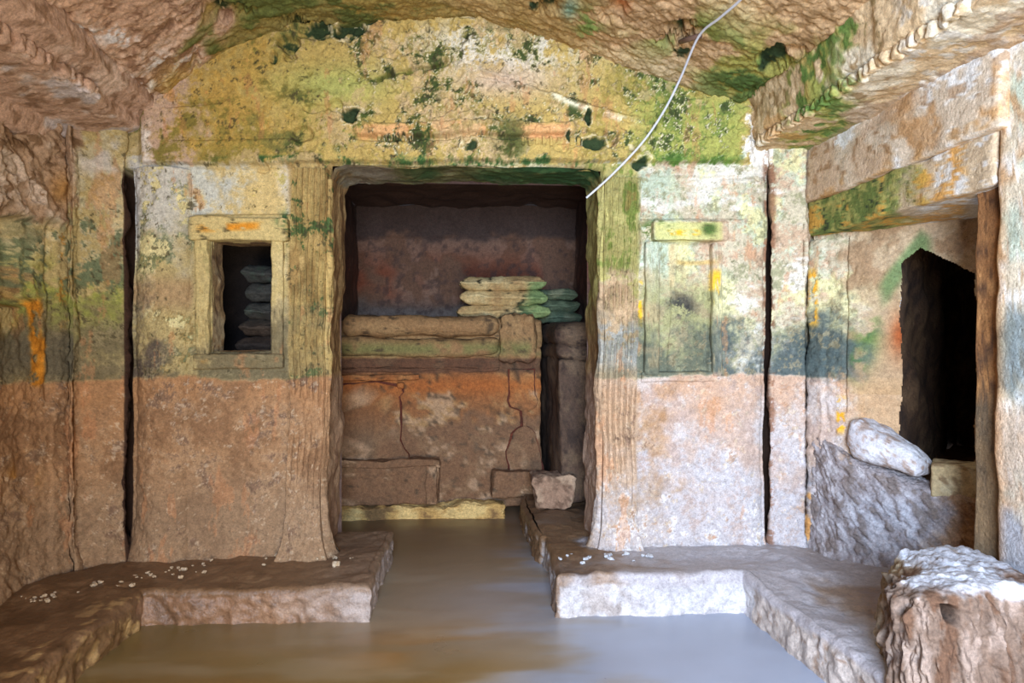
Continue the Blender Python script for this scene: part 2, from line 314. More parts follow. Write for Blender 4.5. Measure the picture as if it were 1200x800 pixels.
# ================================================================== STRUCTURE
YB = 3.6
DXL, DXR, DZT = -0.716, 0.713, 2.176          # doorway
WXL, WXR, WZB, WZT = -1.302, -1.002, 1.207, 1.778   # small window
def bend(x, z):                               # the wall leans and wanders a little, shared by wall, reveals and pilasters
    return 0.014*(z-1.25) + 0.006*fbm2(x, z, 2.2, 3, 70), 0.005*fbm2(x, z, 2.6, 3, 71)

def build_wall_back():
    xs = seg(-2.0, WXL, 125, WXR, 58, DXL, 56, DXR, 250, 1.78, 195); zs = seg(-0.02, WZB, 225, WZT, 108, DZT, 76, 3.02, 158)
    X, Z = np.meshgrid(xs, zs, indexing='ij'); P0 = np.stack([X, np.full_like(X, YB), Z], -1)
    u, v = proj(P0)
    n1 = fbm2(X, Z, 1.5, 4, 21); n2 = fbm2(X, Z, 5, 5, 22); n3 = fbm2(X, Z, 18, 4, 23); n4 = fbm2(X, Z, 50, 2, 24)
    d = 0.008*n1 + 0.004*n2 + 0.002*n3
    d -= 0.22*band(u, 140, 154, 1.2)*ss(196, 202, v)                         # deep chase by the left corner
    d -= 0.22*band(u, 899, 910, 1.2)*ss(196, 206, v)
    d += 0.045*(1-ss(190, 193, v))*ss(160, 176, u)*(1-ss(868, 880, u))      # the gable field stands proud of the panels
    d -= 0.025*band(u, 224, 341, 1.2)*band(v, 195, 250, 1.2)               # sunk panel
    d -= 0.018*band(u, 747, 868, 1.2)*band(v, 207, 257, 1.2)
    d -= 0.03*band(u, 772, 832, 1.2)*band(v, 284, 442, 1.5)                # blind window
    d -= 0.012*band(u, 786, 812, 1.0)*band(v, 286, 440, 1.5); d += 0.010*band(u, 786, 793, 1)*band(v, 284, 330, 2)
    d += 0.03*np.sqrt(np.clip(1-((u-866)/28)**2, 0, 1))*(v > 207)*ss(206, 214, v)   # engaged shaft on the right
    d -= 0.012*band(u, 210, 216, 1.2)*(v > 436); d -= 0.012*band(u, 326, 338, 3)*(v > 436)
    d += 0.04*np.exp(-np.clip(Z-0.16, 0, 9)/0.05)                          # foot fillet
    # gable mouldings
    hm = band(u, 414, 668, 4)
    d += 0.032*hm*band(v+2*n1, 150, 163, 1.5); d += 0.010*hm*band(v, 138, 150, 2); d -= 0.03*hm*band(v+2*n1, 164, 168, 1)
    d -= 0.04*band(v-99+0.24*(u-440)+2*n2, -2, 3, 1.2)*band(u, 440, 530, 6); d -= 0.03*band(v-142+0.31*(720-u)+2*n2, 0, 5, 1.5)*band(u, 560, 740, 8)*ss(-0.8, 0.3, n2)
    d += 0.02*band(v-150+0.31*(720-u), -12, -2, 2)*band(u, 560, 740, 8)
    d -= 0.012*band(v-137-0.12*(u-430)*0, 134, 138, 1)*0
    d -= 0.02*band(v-128+0.09*(u-200), -1.5, 1.5, 1)*band(u, 196, 262, 4); d -= 0.012*band(v, 163, 166, 1)*band(u, 200, 345, 5)
    up = 1-ss(188, 196, v)
    # plaster scabs and pits in the gable
    pk = n2*0.5+n3*0.8
    d += up*ss(350, 420, u)*0.016*ss(0.05, 0.2, pk) - up*0.02*ss(1.0, 1.5, pk)*ss(340, 400, u)
    for (cu, cv, ru, rv, dp) in [(341, 56, 13, 12, .07), (340, 72, 9, 5, .05), (321, 72, 5, 7, .04), (561, 143, 8, 4, .05), (683, 142, 4, 8, .05), (680, 158, 9, 2, .03), (812, 118, 5, 4, .04), (840, 183, 4, 3, .03), (697, 160, 5, 5, .03),
            (408, 140, 13, 8, .04), (392, 130, 8, 8, .04), (368, 133, 12, 5, .03), (355, 162, 12, 9, .035), (590, 160, 16, 16, .02), (588, 182, 8, 14, .02), (548, 174, 8, 9, .03), (690, 172, 14, 8, .03), (742, 188, 10, 12, .03), (708, 172, 6, 8, .03), (365, 40, 26, 10, .05), (410, 40, 18, 12, .05), (303, 193, 8, 6, .03), (430, 30, 12, 6, .03)]:
        e = ((u-cu)/ru)**2+((v-cv)/rv)**2 + 0.25*n3; d -= dp*(1-ss(0.5, 1.3, e))
    d -= 0.015*ss(2.0, 2.4, n3+0.3*n2)*(Z > 1.08)
    # rounded arrises at the openings
    def near(x0, x1, z0, z1): return np.maximum(np.maximum(x0-X, X-x1), np.maximum(z0-Z, Z-z1))
    ed = near(DXL, DXR, -1, DZT); d -= 0.03*np.exp(-np.clip(ed, 0, 1)/0.012)*(1+0.5*n2)
    ed = near(WXL, WXR, WZB, WZT); d -= 0.02*np.exp(-np.clip(ed, 0, 1)/0.01)
    bx, bz = bend(X, Z)
    P = np.stack([X+bx, YB-d, Z+bz], -1)
    xc = (X[1:, 1:]+X[:-1, :-1])/2; zc = (Z[1:, 1:]+Z[:-1, :-1])/2
    hole = ((xc > DXL) & (xc < DXR) & (zc < DZT)) | ((xc > WXL) & (xc < WXR) & (zc > WZB) & (zc < WZT)) | (zc > ceil_z(xc)+0.05)
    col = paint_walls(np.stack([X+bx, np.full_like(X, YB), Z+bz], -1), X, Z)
    # dark moss lives in the pits
    uu = Paint(X.shape, (0, 0, 0)); uu.c = col
    for (cu, cv, ru, rv) in [(341, 56, 12, 11), (321, 72, 5, 7), (365, 38, 24, 10), (410, 38, 18, 12), (408, 140, 12, 8), (683, 142, 3, 7), (561, 143, 7, 3), (690, 172, 12, 7), (742, 188, 9, 11), (548, 174, 7, 7), (430, 28, 10, 6), (660, 166, 3, 6), (672, 170, 3, 6)]:
        uu.mix((232, 214, 172), band(((u-cu)/ru)**2+((v-cv)/rv)**2+0.7*n3+0.4*n2, 1.25, 1.8, 0.15)*0.75*(cu > 390))
        uu.mix((34, 52, 28), (1-ss(0.5, 1.2, ((u-cu)/ru)**2+((v-cv)/rv)**2+0.6*n3+0.4*n2))*0.9)
    return sheet('wall_back', P, uu.c, M_WALL, hole, flip=False, kind='structure')
wall_back = build_wall_back()

def tunnel(name, pts, y0, y1, ny, mat, paint, sub=0.012, parent=None, kind='structure', amp=0.008, flip=False, usebend=True):
    """a reveal: a path in x,z swept back in y"""
    pts = [np.array(p, float) for p in pts]; path = []
    for p, q in zip(pts[:-1], pts[1:]):
        k = max(2, int(np.linalg.norm(q-p)/sub)); path += [p+(q-p)*i/k for i in range(k)]
    path.append(pts[-1]); path = np.array(path)
    ys = np.linspace(y0, y1, ny); A, B = np.meshgrid(np.arange(len(path)), ys, indexing='ij')
    X = path[:, 0][A]; Z = path[:, 1][A]; P = np.stack([X, B, Z], -1)
    if usebend:
        bx, bz = bend(X, Z); P[..., 0] += bx; P[..., 2] += bz
    Pw = warp3(P, amp, 5, 3); k = ss(0, 0.05, B-y0)[..., None]; P = P*(1-k)+Pw*k
    return sheet(name, P, paint(P), mat, flip=flip, parent=parent, kind=kind)

def paint_reveal(P):
    n2 = fbm3(P, 5, 4, 1); n3 = fbm3(P, 22, 3, 2); ns = fbm3(P*np.array([1, 1, 0.25]), 18, 3, 4)
    p = Paint(P.shape[:-1], (164, 130, 84)); p.mix((120, 88, 52), ss(0, 1, ns)); p.mix((196, 164, 112), ss(0.5, 1.3, -ns)*0.6)
    p.mix((150, 116, 96), (1-ss(1.05, 1.1, P[..., 2]))*0.6)
    rt = ss(0, 0.2, P[..., 0]); p.mix((158, 150, 84), rt*ss(1.3, 1.6, P[..., 2]+0.05*n2)*0.8); p.mix((206, 178, 160), rt*(1-ss(0.9, 1.2, P[..., 2]))*0.5)
    top = ss(2.12, 2.17, P[..., 2]+0.01*n3); p.mix((50, 80, 42), top*(0.5+0.5*ss(-0.4, 0.5, P[..., 0]+0.2*n2))); p.mix((140, 126, 110), top*(1-ss(-0.55, -0.2, P[..., 0]+0.1*n2))*0.8)
    p.mix((120, 118, 104), top*ss(3.85, 3.98, P[..., 1])*ss(-0.2, 0.8, n3)*0.5)
    return p.c
door_1 = tunnel('door_1', [(DXL, 0.0), (DXL, 1.0), (DXL, DZT-0.06), (DXL+0.02, DZT-0.015), (DXL+0.07, DZT), (0, DZT), (DXR-0.07, DZT), (DXR-0.02, DZT-0.015), (DXR, DZT-0.06), (DXR, 1.0), (DXR, 0.0)], YB-0.002, 4.0, 40, M_WALL, paint_reveal)
for nm, sgn in (('jamb_moulding', -1), ('jamb_moulding', 1)):   # soft roll moulding on each jamb, between flutes and opening
    zs = np.linspace(0.1, 2.10, 260); ph = np.linspace(0, 2*math.pi, 26); A, Z = np.meshgrid(ph, zs, indexing='ij')
    x0 = (DXL if sgn < 0 else DXR) + sgn*0.02; n = fbm2(A*0.3, Z, 6, 4, 31+sgn)
    rad = 0.032*(1+0.18*n) + 0.07*np.exp(-np.clip(Z-0.16, 0, 9)/0.09)
    bx, _ = bend(np.full_like(Z, x0), Z)
    P = np.stack([x0+bx+rad*np.cos(A)*0.95, 3.605-rad*np.sin(A)*0.9, Z], -1)
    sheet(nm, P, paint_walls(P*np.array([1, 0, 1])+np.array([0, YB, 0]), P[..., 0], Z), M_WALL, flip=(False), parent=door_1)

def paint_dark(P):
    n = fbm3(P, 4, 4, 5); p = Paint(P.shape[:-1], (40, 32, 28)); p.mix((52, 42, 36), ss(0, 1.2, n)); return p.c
window_1 = tunnel('window_1', [(WXL, WZB), (WXR, WZB), (WXR, WZT), (WXL, WZT), (WXL, WZB)], YB-0.002, YB+0.16, 16, M_WALL,
                  paint_rock((150, 122, 84), (176, 156, 120), (100, 76, 54), 3), amp=0.005, flip=True)

# frame bars of the small window and the blind window (survey rectangles on the wall plane)
def bar(name, u0, v0, u1, v1, proud, parent, seed=0, n=26, r=0.012):
    a = at_y(u0, v1, YB); b = at_y(u1, v0, YB); c = (a+b)/2; h = np.abs(b-a)/2
    y0, y1 = YB-proud, YB+0.05
    def pt(W): return paint_walls(np.stack([W[..., 0], np.full_like(W[..., 0], YB), W[..., 2]], -1)[None], W[None, ..., 0], W[None, ..., 2])[0]
    bx, bz = bend(np.array([c[0]]), np.array([c[2]]))
    return stone(name, (c[0]+bx[0], (y0+y1)/2, c[2]+bz[0]), (h[0], (y1-y0)/2, h[2]), min(r, h[0]*.9, h[2]*.9), pt, M_WALL, parent, n, 0.002, 6, seed)
bar('frame_jamb', 231, 272, 247, 430, 0.035, window_1, 1); bar('frame_jamb', 319, 272, 333, 430, 0.035, window_1, 2)
bar('frame_lintel', 226, 256, 340, 282, 0.05, window_1, 3); bar('frame_sill', 230, 414, 334, 432, 0.05, window_1, 4)
window_2 = bar('window_2', 754, 284, 771, 440, 0.028, None, 5); window_2['kind'] = 'structure'
bar('frame_jamb', 833, 284, 845, 440, 0.026, window_2, 6); bar('frame_cornice', 760, 261, 846, 283, 0.05, window_2, 7)
bar('frame_sill', 752, 434, 846, 446, 0.012, window_2, 8)

def pilaster(name, x0, x1, z1, proud, flutes, fd, seed, parent, erode=0.5, flare=0.05, rnd=0.0, side=0):
    nf = 150; m = 380; s = np.linspace(0, 1, nf); zs = np.linspace(0.1, z1, m)
    prof_x = np.interp(s, [0, .12, .88, 1], [0, 0, 1, 1]); prof_d = np.interp(s, [0, .12, .88, 1], [-0.03, 1, 1, -0.03])
    Sx, Z = np.meshgrid(s, zs, indexing='ij'); fx = np.interp(Sx, [0, .12, .88, 1], [0, 0.0, 1, 1]); dd = np.interp(Sx, [0, .13, .87, 1], [-0.8, 1, 1, -0.8])
    nz = fbm2(fx*(x1-x0)+seed, Z, 5, 5, seed); nn = fbm2(fx*0.3+seed, Z, 22, 4, seed+1)
    d = proud*np.clip(dd, -1, 1)
    if rnd: d = d*(1-rnd) + rnd*proud*(np.sqrt(np.clip(1-(2*fx-1)**2, 0, 1))*2-1)*np.where(dd > -0.2, 1, 1) 
    if flutes:
        ph = fx*flutes; gro = np.abs(np.sin(ph*math.pi))**0.7
        keep = ss(-1.4, 0.3, nz+0.4+(fx-0.5)*side)*(1-ss(0.25, 0.0, Z-0.16)*0)*ss(0.3, 0.8, Z)
        d -= fd*(1-gro)*keep*(dd > 0.9)*-1*0 + fd*gro*keep*np.where(dd > 0.9, 1, 0)
    fl = np.exp(-np.clip(Z-0.16, 0, 9)/0.10); d += flare*fl*ss(-0.9, 0.9, dd) + 0.005*nz + 0.003*nn
    X = x0+(x1-x0)*fx + (2*fx-1)*flare*0.9*fl; bx, _ = bend(X, Z)
    P = np.stack([X+bx, YB-d, Z], -1)
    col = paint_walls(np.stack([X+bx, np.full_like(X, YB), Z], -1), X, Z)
    if flutes:
        q = Paint(X.shape, (0, 0, 0)); q.c = col; q.mix((92, 84, 48), np.where(dd > 0.9, gro, 0)**3*0.35*ss(1.0, 1.4, Z)*keep); col = q.c
    return sheet(name, P, col, M_WALL, parent=parent)
pilaster('pilaster', at_y(341, 400, YB)[0], DXL-0.012, 2.15, 0.05, 6, 0.02, 41, wall_back, side=1.4)
pilaster('pilaster', DXR+0.012, at_y(745, 400, YB)[0], 2.13, 0.05, 6, 0.024, 47, wall_back, side=0.01)
pilaster('half_column', at_y(157, 400, YB)[0], at_y(222, 400, YB)[0], 2.14, 0.06, 0, 0, 53, wall_back, rnd=0.8, flare=0.03)
# dentils under the gable cornice
def dentil_row(us, v0, v1):
    for i, uu in enumerate(us):
        a = at_y(uu-2.2, v1, YB); b = at_y(uu+2.2, v0, YB); c = (a+b)/2
        def pt(W): return paint_walls(np.stack([W[..., 0], np.full_like(W[..., 0], YB), W[..., 2]], -1)[None], W[None, ..., 0], W[None, ..., 2])[0]
        stone('dentil', (c[0], YB-0.048, c[2]), ((b[0]-a[0])/2, 0.018, (b[2]-a[2])/2), 0.006, pt, M_WALL, wall_back, 3, 0.002, 12, i)
dentil_row([446, 453, 460, 467, 474, 481], 160, 169); dentil_row([612, 620, 628, 636, 644, 652, 660, 668, 676], 164, 174)

# ------------------------------------------------------------------ side walls, described by a plan line
def plan_wall(plan, zs, ds):
    plan = np.array(plan, float); L = np.concatenate([[0], np.cumsum(np.linalg.norm(np.diff(plan, axis=0), axis=1))])
    s = np.arange(0, L[-1], ds); x = np.interp(s, L, plan[:, 0]); y = np.interp(s, L, plan[:, 1])
    k = np.ones(3)/3
    A, Z = np.meshgrid(np.arange(len(s)), zs, indexing='ij')
    P = np.stack([x[A], y[A], Z], -1); return P, s[A], Z
def xy(u, Y): return (Y*tanu(u), Y)

# left wall
def build_wall_left():
    # bench-level to cornice; the pilaster turns out of the corner, then the wall of the bay runs towards the entrance
    c0 = xy(150, 3.82); c1 = xy(149, 3.57); c2 = xy(92, 3.45); c3 = xy(86, 3.40); c4 = xy(80, 3.44)
    P, A, Z = plan_wall([c0, c1, c2, c3, c4, (-1.99, 3.2), (-1.98, 2.6), (-1.97, 2.2)], np.linspace(0.05, 2.5, 400), 0.006)
    u, v = proj(P); N = normals(P); N *= np.where((N*np.array([1.0, -0.4, 0])).sum(-1) < 0, -1, 1)[..., None]
    n1 = fbm2(A, Z, 2, 5, 61); n2 = fbm2(A, Z, 7, 5, 62); n3 = fbm2(A, Z, 24, 4, 63)
    d = 0.008*n1+0.006*n2+0.003*n3
    d -= 0.03*band(u, 55, 66, 2)*band(v, 255, 470, 8)*0.5 
    top = (1-ss(244, 256, v-0.2*u+3*n2))*(1-ss(70, 79, u+5*n2)); d += top*(0.03+0.010*n2+0.004*np.abs(n3)) - top*0.035*ss(0.7, 1.4, n2+0.2*n3)  # broken rough lintel zone
    d -= 0.09*(1-ss(20, 30, u))*band(v, 255, 358, 3); d -= 0.03*band(u, 23, 38, 2)*band(v, 258, 350, 3)   # niche
    d += 0.03*np.exp(-np.clip(Z-0.16, 0, 9)/0.08) + 0.012*band(u, 60, 84, 2)*ss(255, 260, v)
    P2 = P + N*d[..., None]
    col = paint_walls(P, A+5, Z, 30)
    q = Paint(u.shape, (0, 0, 0)); q.c = col
    tp = np.maximum(top, (1-ss(238, 250, v+8*n2))*(1-ss(88, 96, u+4*n2)))*0.9; q.mix((172, 142, 116), tp); q.mix((204, 184, 164), tp*ss(0.0, 1, n2)); q.mix((120, 92, 66), tp*ss(0.7, 1.2, n3-n2*0.4)); q.mix((178, 132, 74), tp*np.exp(-((u-72)/14)**2-((v-222)/18)**2))
    lf = (1-ss(80, 90, u))
    q.mix((126, 122, 88), lf*band(v, 258, 330, 10)*ss(-0.2, 0.8, n2)*0.7); q.mix((100, 106, 78), lf*ss(0.5, 1.1, n3)*band(v, 280, 350, 10)*0.8); q.mix((96, 88, 70), lf*band(v, 390, 442, 14)*0.85*(1-band(u, 36, 50, 4)))
    q.mix((202, 130, 36), band(u+0.18*(v-400)*0+np.where(v < 400, (390-v)*0.12, -3)+4*n2, 36, 49, 3)*band(v, 352, 452, 4)*ss(-0.9, -0.1, n3+0.4)*0.95)
    q.mix((200, 138, 50), np.exp(-((u-28)/14)**2-((v-560)/18)**2)*ss(-0.5, 0.5, n2)*0.8)
    q.mix((204, 196, 186), band(u, 94, 140, 5)*band(v, 168, 205, 12)*ss(-0.6, 0.5, n2)*0.8)
    return sheet('wall_left', P2, q.c, M_WALL, flip=False, kind='structure')
wall_left = build_wall_left()
# the rest of the left wall, towards the entrance
def plain_wall(name, plan, z0, z1, ds, paint, mat, amp=0.02, seed=0, kind='structure', parent=None):
    P, A, Z = plan_wall(plan, np.arange(z0, z1+ds, ds), ds); P = warp3(P, amp, 2.5, seed); return sheet(name, P, paint(P), mat, kind=kind, parent=parent)
rockp = paint_rock((168, 130, 94), (196, 164, 122), (120, 88, 60), 8, 3)
plain_wall('wall_left_entrance', [(-1.97, 2.22), (-1.95, 1.5), (-1.9, 0.5), (-1.9, -0.95)], 0.0, 2.6, 0.04, rockp, M_ROUGH)

# right wall with its bay
BAY = [xy(901.5, 3.82), xy(902.6, 3.58), xy(943, 3.53), xy(947.5, 3.66), xy(951, 3.55), xy(975, 3.44), xy(1000, 3.35), xy(1060, 3.16), xy(1100, 3.06), xy(1150, 2.93), xy(1190, 2.80), xy(1215, 2.72)]
def build_wall_right():
    P, A, Z = plan_wall(BAY, np.linspace(0.05, 2.42, 390), 0.0055)
    u, v = proj(P); N = normals(P); N *= np.where((N*np.array([-1.0, -0.8, 0])).sum(-1) < 0, -1, 1)[..., None]
    n1 = fbm2(A, Z, 2, 5, 81); n2 = fbm2(A, Z, 7, 5, 82); n3 = fbm2(A, Z, 24, 4, 83)
    d = 0.006*n1+0.005*n2+0.0025*n3
    bay = ss(948, 954, u)
    d += 0.02*band(u, 950, 968, 1.5)*(Z < 1.8); d -= 0.02*band(u, 990, 993, 1)*(Z > 0.9)*(Z < 1.8)
    gl = np.where(u < 1078, 287+(1078-u)*1.25, 287+(u-1078)*0.5)                       # gabled head of the breach
    gl2 = np.where(u < 1078, 287+(1078-u)*0.55, 287+(u-1078)*0.5)
    d -= 0.13*ss(992, 1056, u)*ss(0, 70, v-gl2)*(v < 600)
    d += 0.03*np.exp(-np.clip(Z-0.16, 0, 9)/0.06)
    P2 = P + N*d[..., None]
    u2, v2 = proj(P2); uc = (u2[1:, 1:]+u2[:-1, :-1])/2; zc = (Z[1:, 1:]+Z[:-1, :-1])/2; vc = (v2[1:, 1:]+v2[:-1, :-1])/2
    nr = n2[1:, 1:]
    hole = (uc > 1056+nr) & (uc < 1144+nr) & (vc > np.where(uc < 1078, 289+(1078-uc)*0.9, 289+(uc-1078)*0.5)+nr) & (zc > 0.55)
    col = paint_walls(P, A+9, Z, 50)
    q = Paint(u.shape, (0, 0, 0)); q.c = col
    br = ss(985, 1010, u+6*n2)
    q.mix((178, 148, 112), br*(Z > 1.0)*0.85); q.mix((150, 116, 82), br*(Z > 1.0)*ss(0, 1, n2)*0.7); q.mix((176, 138, 96), br*(Z < 1.08)*(Z > .6)*0.8); q.mix((172, 140, 104), ss(1000, 1030, u+14*n2+8*n3)*band(v, 380, 450, 16)*0.8)
    q.mix((92, 112, 56), np.exp(-((u-1013)/13)**2-((v-388)/30)**2)*ss(-1.2, 0.4, n2+n3*0.4)*1.1); q.mix((70, 96, 48), np.exp(-((u-1003)/10)**2-((v-420)/22)**2)*ss(-0.8, 0.4, n3)); q.mix((150, 76, 36), np.exp(-((u-1044)/11)**2-((v-392)/26)**2)*1.0)
    q.mix((96, 120, 70), band(v-gl+8*n2*0, -16, 10, 8)*band(u, 1030, 1090, 8)*0.8)
    q.mix((232, 164, 40), band(u, 982, 991, 2)*band(v, 466, 506, 6)*ss(-0.6, 0.2, n3)); q.mix((230, 160, 40), band(u, 950, 960, 3)*band(v, 318, 380, 8)*ss(-0.1, 0.5, n3)); q.mix((206, 136, 60), band(u, 950, 956, 2)*band(v, 520, 640, 10)*ss(-0.2, 0.5, n2)*0.8)
    q.mix((74, 84, 80), band(u+14*n2, 950, 1022, 18)*band(v+8*n3, 400, 442, 16)*ss(-1.0, 0.9, n2+0.5*n3)*0.85)
    return sheet('wall_right', P2, q.c, M_WALL, hole, flip=True, kind='structure')
wall_right = build_wall_right()
# dark hollow behind the breach
def hollow():
    b0 = np.array(xy(1051, 3.40)); b1 = np.array(xy(1150, 3.10)); out = np.array([0.78, 0.42]); pts = []
    a2 = b0+out*1.3+np.array([0.1, 0.5]); c2 = b1+out*1.3
    P, A, Z = plan_wall([b0, a2, c2, b1], np.linspace(0.5, 2.1, 40), 0.05); P = warp3(P, 0.015, 4, 9)
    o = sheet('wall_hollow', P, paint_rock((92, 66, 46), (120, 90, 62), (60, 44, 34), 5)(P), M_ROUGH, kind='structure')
    for nm, z in (('hollow_roof', 1.86), ('hollow_floor', 0.585)):
        g = np.linspace(0, 1, 24); G, H = np.meshgrid(g, g, indexing='ij')
        base = b0[None, None]*(1-G)[..., None]+b1[None, None]*G[..., None]; far = a2[None, None]*(1-G)[..., None]+c2[None, None]*G[..., None]
        q = base*(1-H)[..., None]+far*H[..., None]; P = np.concatenate([q, np.full(q.shape[:2]+(1,), z)], -1)
        if nm == 'hollow_roof': P[..., 2] += 0.0
        if nm == 'hollow_floor': P[..., :2] -= (out*0.16)*(1-H)[..., None]; P[..., 2] = 0.56
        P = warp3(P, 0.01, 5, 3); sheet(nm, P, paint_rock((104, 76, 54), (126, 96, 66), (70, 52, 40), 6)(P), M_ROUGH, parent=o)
    return o
hollow()
# rough couch front under the breach
def couch_front():
    pl = [xy(953, 3.55), xy(985, 3.36), xy(1010, 3.27), xy(1060, 3.12), xy(1100, 3.02), xy(1150, 2.88), xy(1200, 2.70)]
    pl = [(p[0]-0.02, p[1]-0.03) for p in pl]
    P, A, T = plan_wall(pl, np.linspace(0, 1.0, 190), 0.006)
    u, v = proj(P); ztop = np.interp(u[:, 0], [950, 965, 985, 1010, 1060, 1100, 1160], [0.80, 0.76, 0.70, 0.66, 0.61, 0.585, 0.565])[:, None]
    # up the face, round the arris, back along the top
    N = np.array([0.82, 0.57, 0]); Lb = 0.16
    L = (ztop-0.05)+Lb; s = T*L; face = s < (ztop-0.05)
    Zz = np.where(face, 0.05+s, ztop); back = np.where(face, 0, s-(ztop-0.05))
    P = np.stack([P[..., 0]+N[0]*back, P[..., 1]+N[1]*back, Zz], -1)
    rr = np.exp(-np.abs(s-(ztop-0.05))/0.03); P[..., 2] -= 0.02*rr; P[..., :2] += N[:2]*0.015*rr[..., None]
    n2 = fbm2(A*1.3+s*0.5, s, 7, 5, 91); n3 = fbm2(A+0.4*s, s*0.7, 26, 4, 92); n4 = fbm2(A, s, 60, 2, 93)
    d = 0.005*n2+0.003*np.abs(n3)+0.003*fbm2(A+0.6*s, s*0.5, 48, 4, 94, .7)+0.0015*n4
    P[..., :2] -= N[:2]*d[..., None]*face[..., None]; P[..., 2] += np.where(face, 0, d*0.7)
    P[..., :2] -= N[:2]*(0.05*np.exp(-np.clip(Zz-0.16, 0, 9)/0.07))[..., None]
    p = Paint(u.shape, (142, 130, 126)); p.mix((166, 156, 152), ss(0, 1.3, n3+0.3*n2)); p.mix((112, 96, 86), ss(0.3, 1.2, -n3)*0.8); p.mix((152, 116, 82), ss(1095, 1125, u+8*n2)*0.8)  # brown near end: the pier's cast shadow painted into the stone
    p.mix((206, 150, 96), band(u, 985, 1030, 6)*(Zz > 0.66)*ss(-0.2, 0.6, n2)*0.8)
    return sheet('couch_front', P, p.c, M_ROUGH, flip=True, parent=wall_right)
couch_front()
# architrave over the bay, and the near pier
def paint_arch(P):
    u, v = proj(P); n2 = fbm3(P, 5, 4, 12); n3 = fbm3(P, 20, 3, 13)
    p = Paint(P.shape[:-1], (208, 186, 158)); p.mix((190, 156, 122), ss(0.1, 1.4, n2)*0.7); p.mix((228, 222, 212), ss(0.1, 0.8, n3*0.5-n2)); p.mix((150, 112, 74), ss(0.8, 1.4, n3)*0.7); p.mix((196, 148, 96), ss(1020, 1060, u)*ss(0.5, 1.4, n2+0.5*n3)*0.6)
    p.mix((190, 140, 80), (1-ss(2.05, 2.1, P[..., 2]+0.02*n2))*ss(0, 0.8, n3)*0.5)
    return p.c
stone('architrave', (2.05, 2.92, 2.15), (0.235, 0.70, 0.145), 0.012, paint_arch, M_WALL, wall_right, 60, 0.004, 4, 3)
def paint_fascia(P):
    u, v = proj(P); n2 = fbm3(P, 7, 5, 15, .7); n3 = fbm3(P, 22, 4, 16, .75)
    p = Paint(P.shape[:-1], (190, 164, 130)); p.mix((214, 206, 194), ss(0.4, 1.2, n2-0.4*n3)*ss(1060, 1090, u)); p.mix((202, 142, 66), ss(0.0, 0.8, n3-0.4*n2)*band(u, 1075, 1130, 10)*0.8)
    g = 1-ss(1050, 1078, u+12*n2); p.mix((152, 146, 76), g*0.95); p.mix((94, 108, 50), g*ss(-0.1, 1.1, n2+0.5*n3)*0.9); p.mix((204, 148, 62), g*ss(0.4, 1.3, -n2+0.6*n3-(P[..., 2]-1.9)*6)*0.85); p.mix((48, 56, 32), ss(1.6, 2.1, n3+0.4*n2)*g)
    return p.c
stone('fascia', (2.06, 2.93, 1.917), (0.215, 0.66, 0.092), 0.01, paint_fascia, M_WALL, wall_right, 60, 0.004, 5, 14)
def paint_jamb(P):
    n2 = fbm3(P*np.array([1, 1, 2.5]), 7, 5, 17, .7); n3 = fbm3(P, 24, 4, 18, .75); p = Paint(P.shape[:-1], (142, 96, 56)); p.mix((168, 118, 70), ss(0, 1.2, n2)); p.mix((92, 62, 40), ss(0.4, 1.4, n3-n2*0.5)); p.mix((110, 96, 74), (1-ss(1.0, 1.2, P[..., 2]+0.05*n2))*0.7); return p.c
stone('jamb', (2.12, 2.33, 1.0), (0.225, 0.10, 1.0), 0.015, paint_jamb, M_WALL, wall_right, 44, 0.0022, 5, 19)
def paint_pier(P):
    n2 = fbm3(P, 6, 4, 22); n3 = fbm3(P, 24, 3, 23); Z = P[..., 2]
    p = Paint(P.shape[:-1], (214, 196, 166)); p.mix((190, 206, 184), ss(0, 0.9, n2)*0.7); p.mix((236, 228, 214), ss(0.2, 0.9, n3-0.3*n2)); p.mix((186, 140, 90), ss(0.8, 1.4, n3+0.3*n2)*0.7)
    p.mix((96, 110, 110), band(Z+0.05*n2, 1.05, 1.3, 0.05)*0.7); p.mix((190, 164, 140), (1-ss(1.02, 1.08, Z))*0.7); p.mix((150, 152, 160), (1-ss(0.7, 0.75, Z+0.03*n2))*0.8); p.mix((188, 124, 66), ss(2.2, 2.3, P[..., 1])*0.7)
    return p.c
stone('pier', (2.14, 1.92, 1.24), (0.29, 0.36, 1.20), 0.03, paint_pier, M_WALL, wall_right, 70, 0.003, 5, 5)
plain_wall('wall_right_entrance', [(2.0, 1.75), (1.97, 1.2), (1.9, 0.5), (1.9, -0.95)], 0.0, 2.6, 0.04, rockp, M_ROUGH, seed=4)

# entrance wall behind the viewer with its doorway
def wall_front():
    xs = seg(-2.0, -0.75, 40, 1.05, 60, 2.1, 34); zs = seg(0, 2.25, 60, 2.99, 20); X, Z = np.meshgrid(xs, zs, indexing='ij')
    P = warp3(np.stack([X, np.full_like(X, -0.92), Z], -1), 0.01, 3, 7); xc = (X[1:, 1:]+X[:-1, :-1])/2; zc = (Z[1:, 1:]+Z[:-1, :-1])/2
    return sheet('wall_front', P, rockp(P), M_ROUGH, (xc > -0.75) & (xc < 1.05) & (zc < 2.25), flip=True, kind='structure')
wall_front()

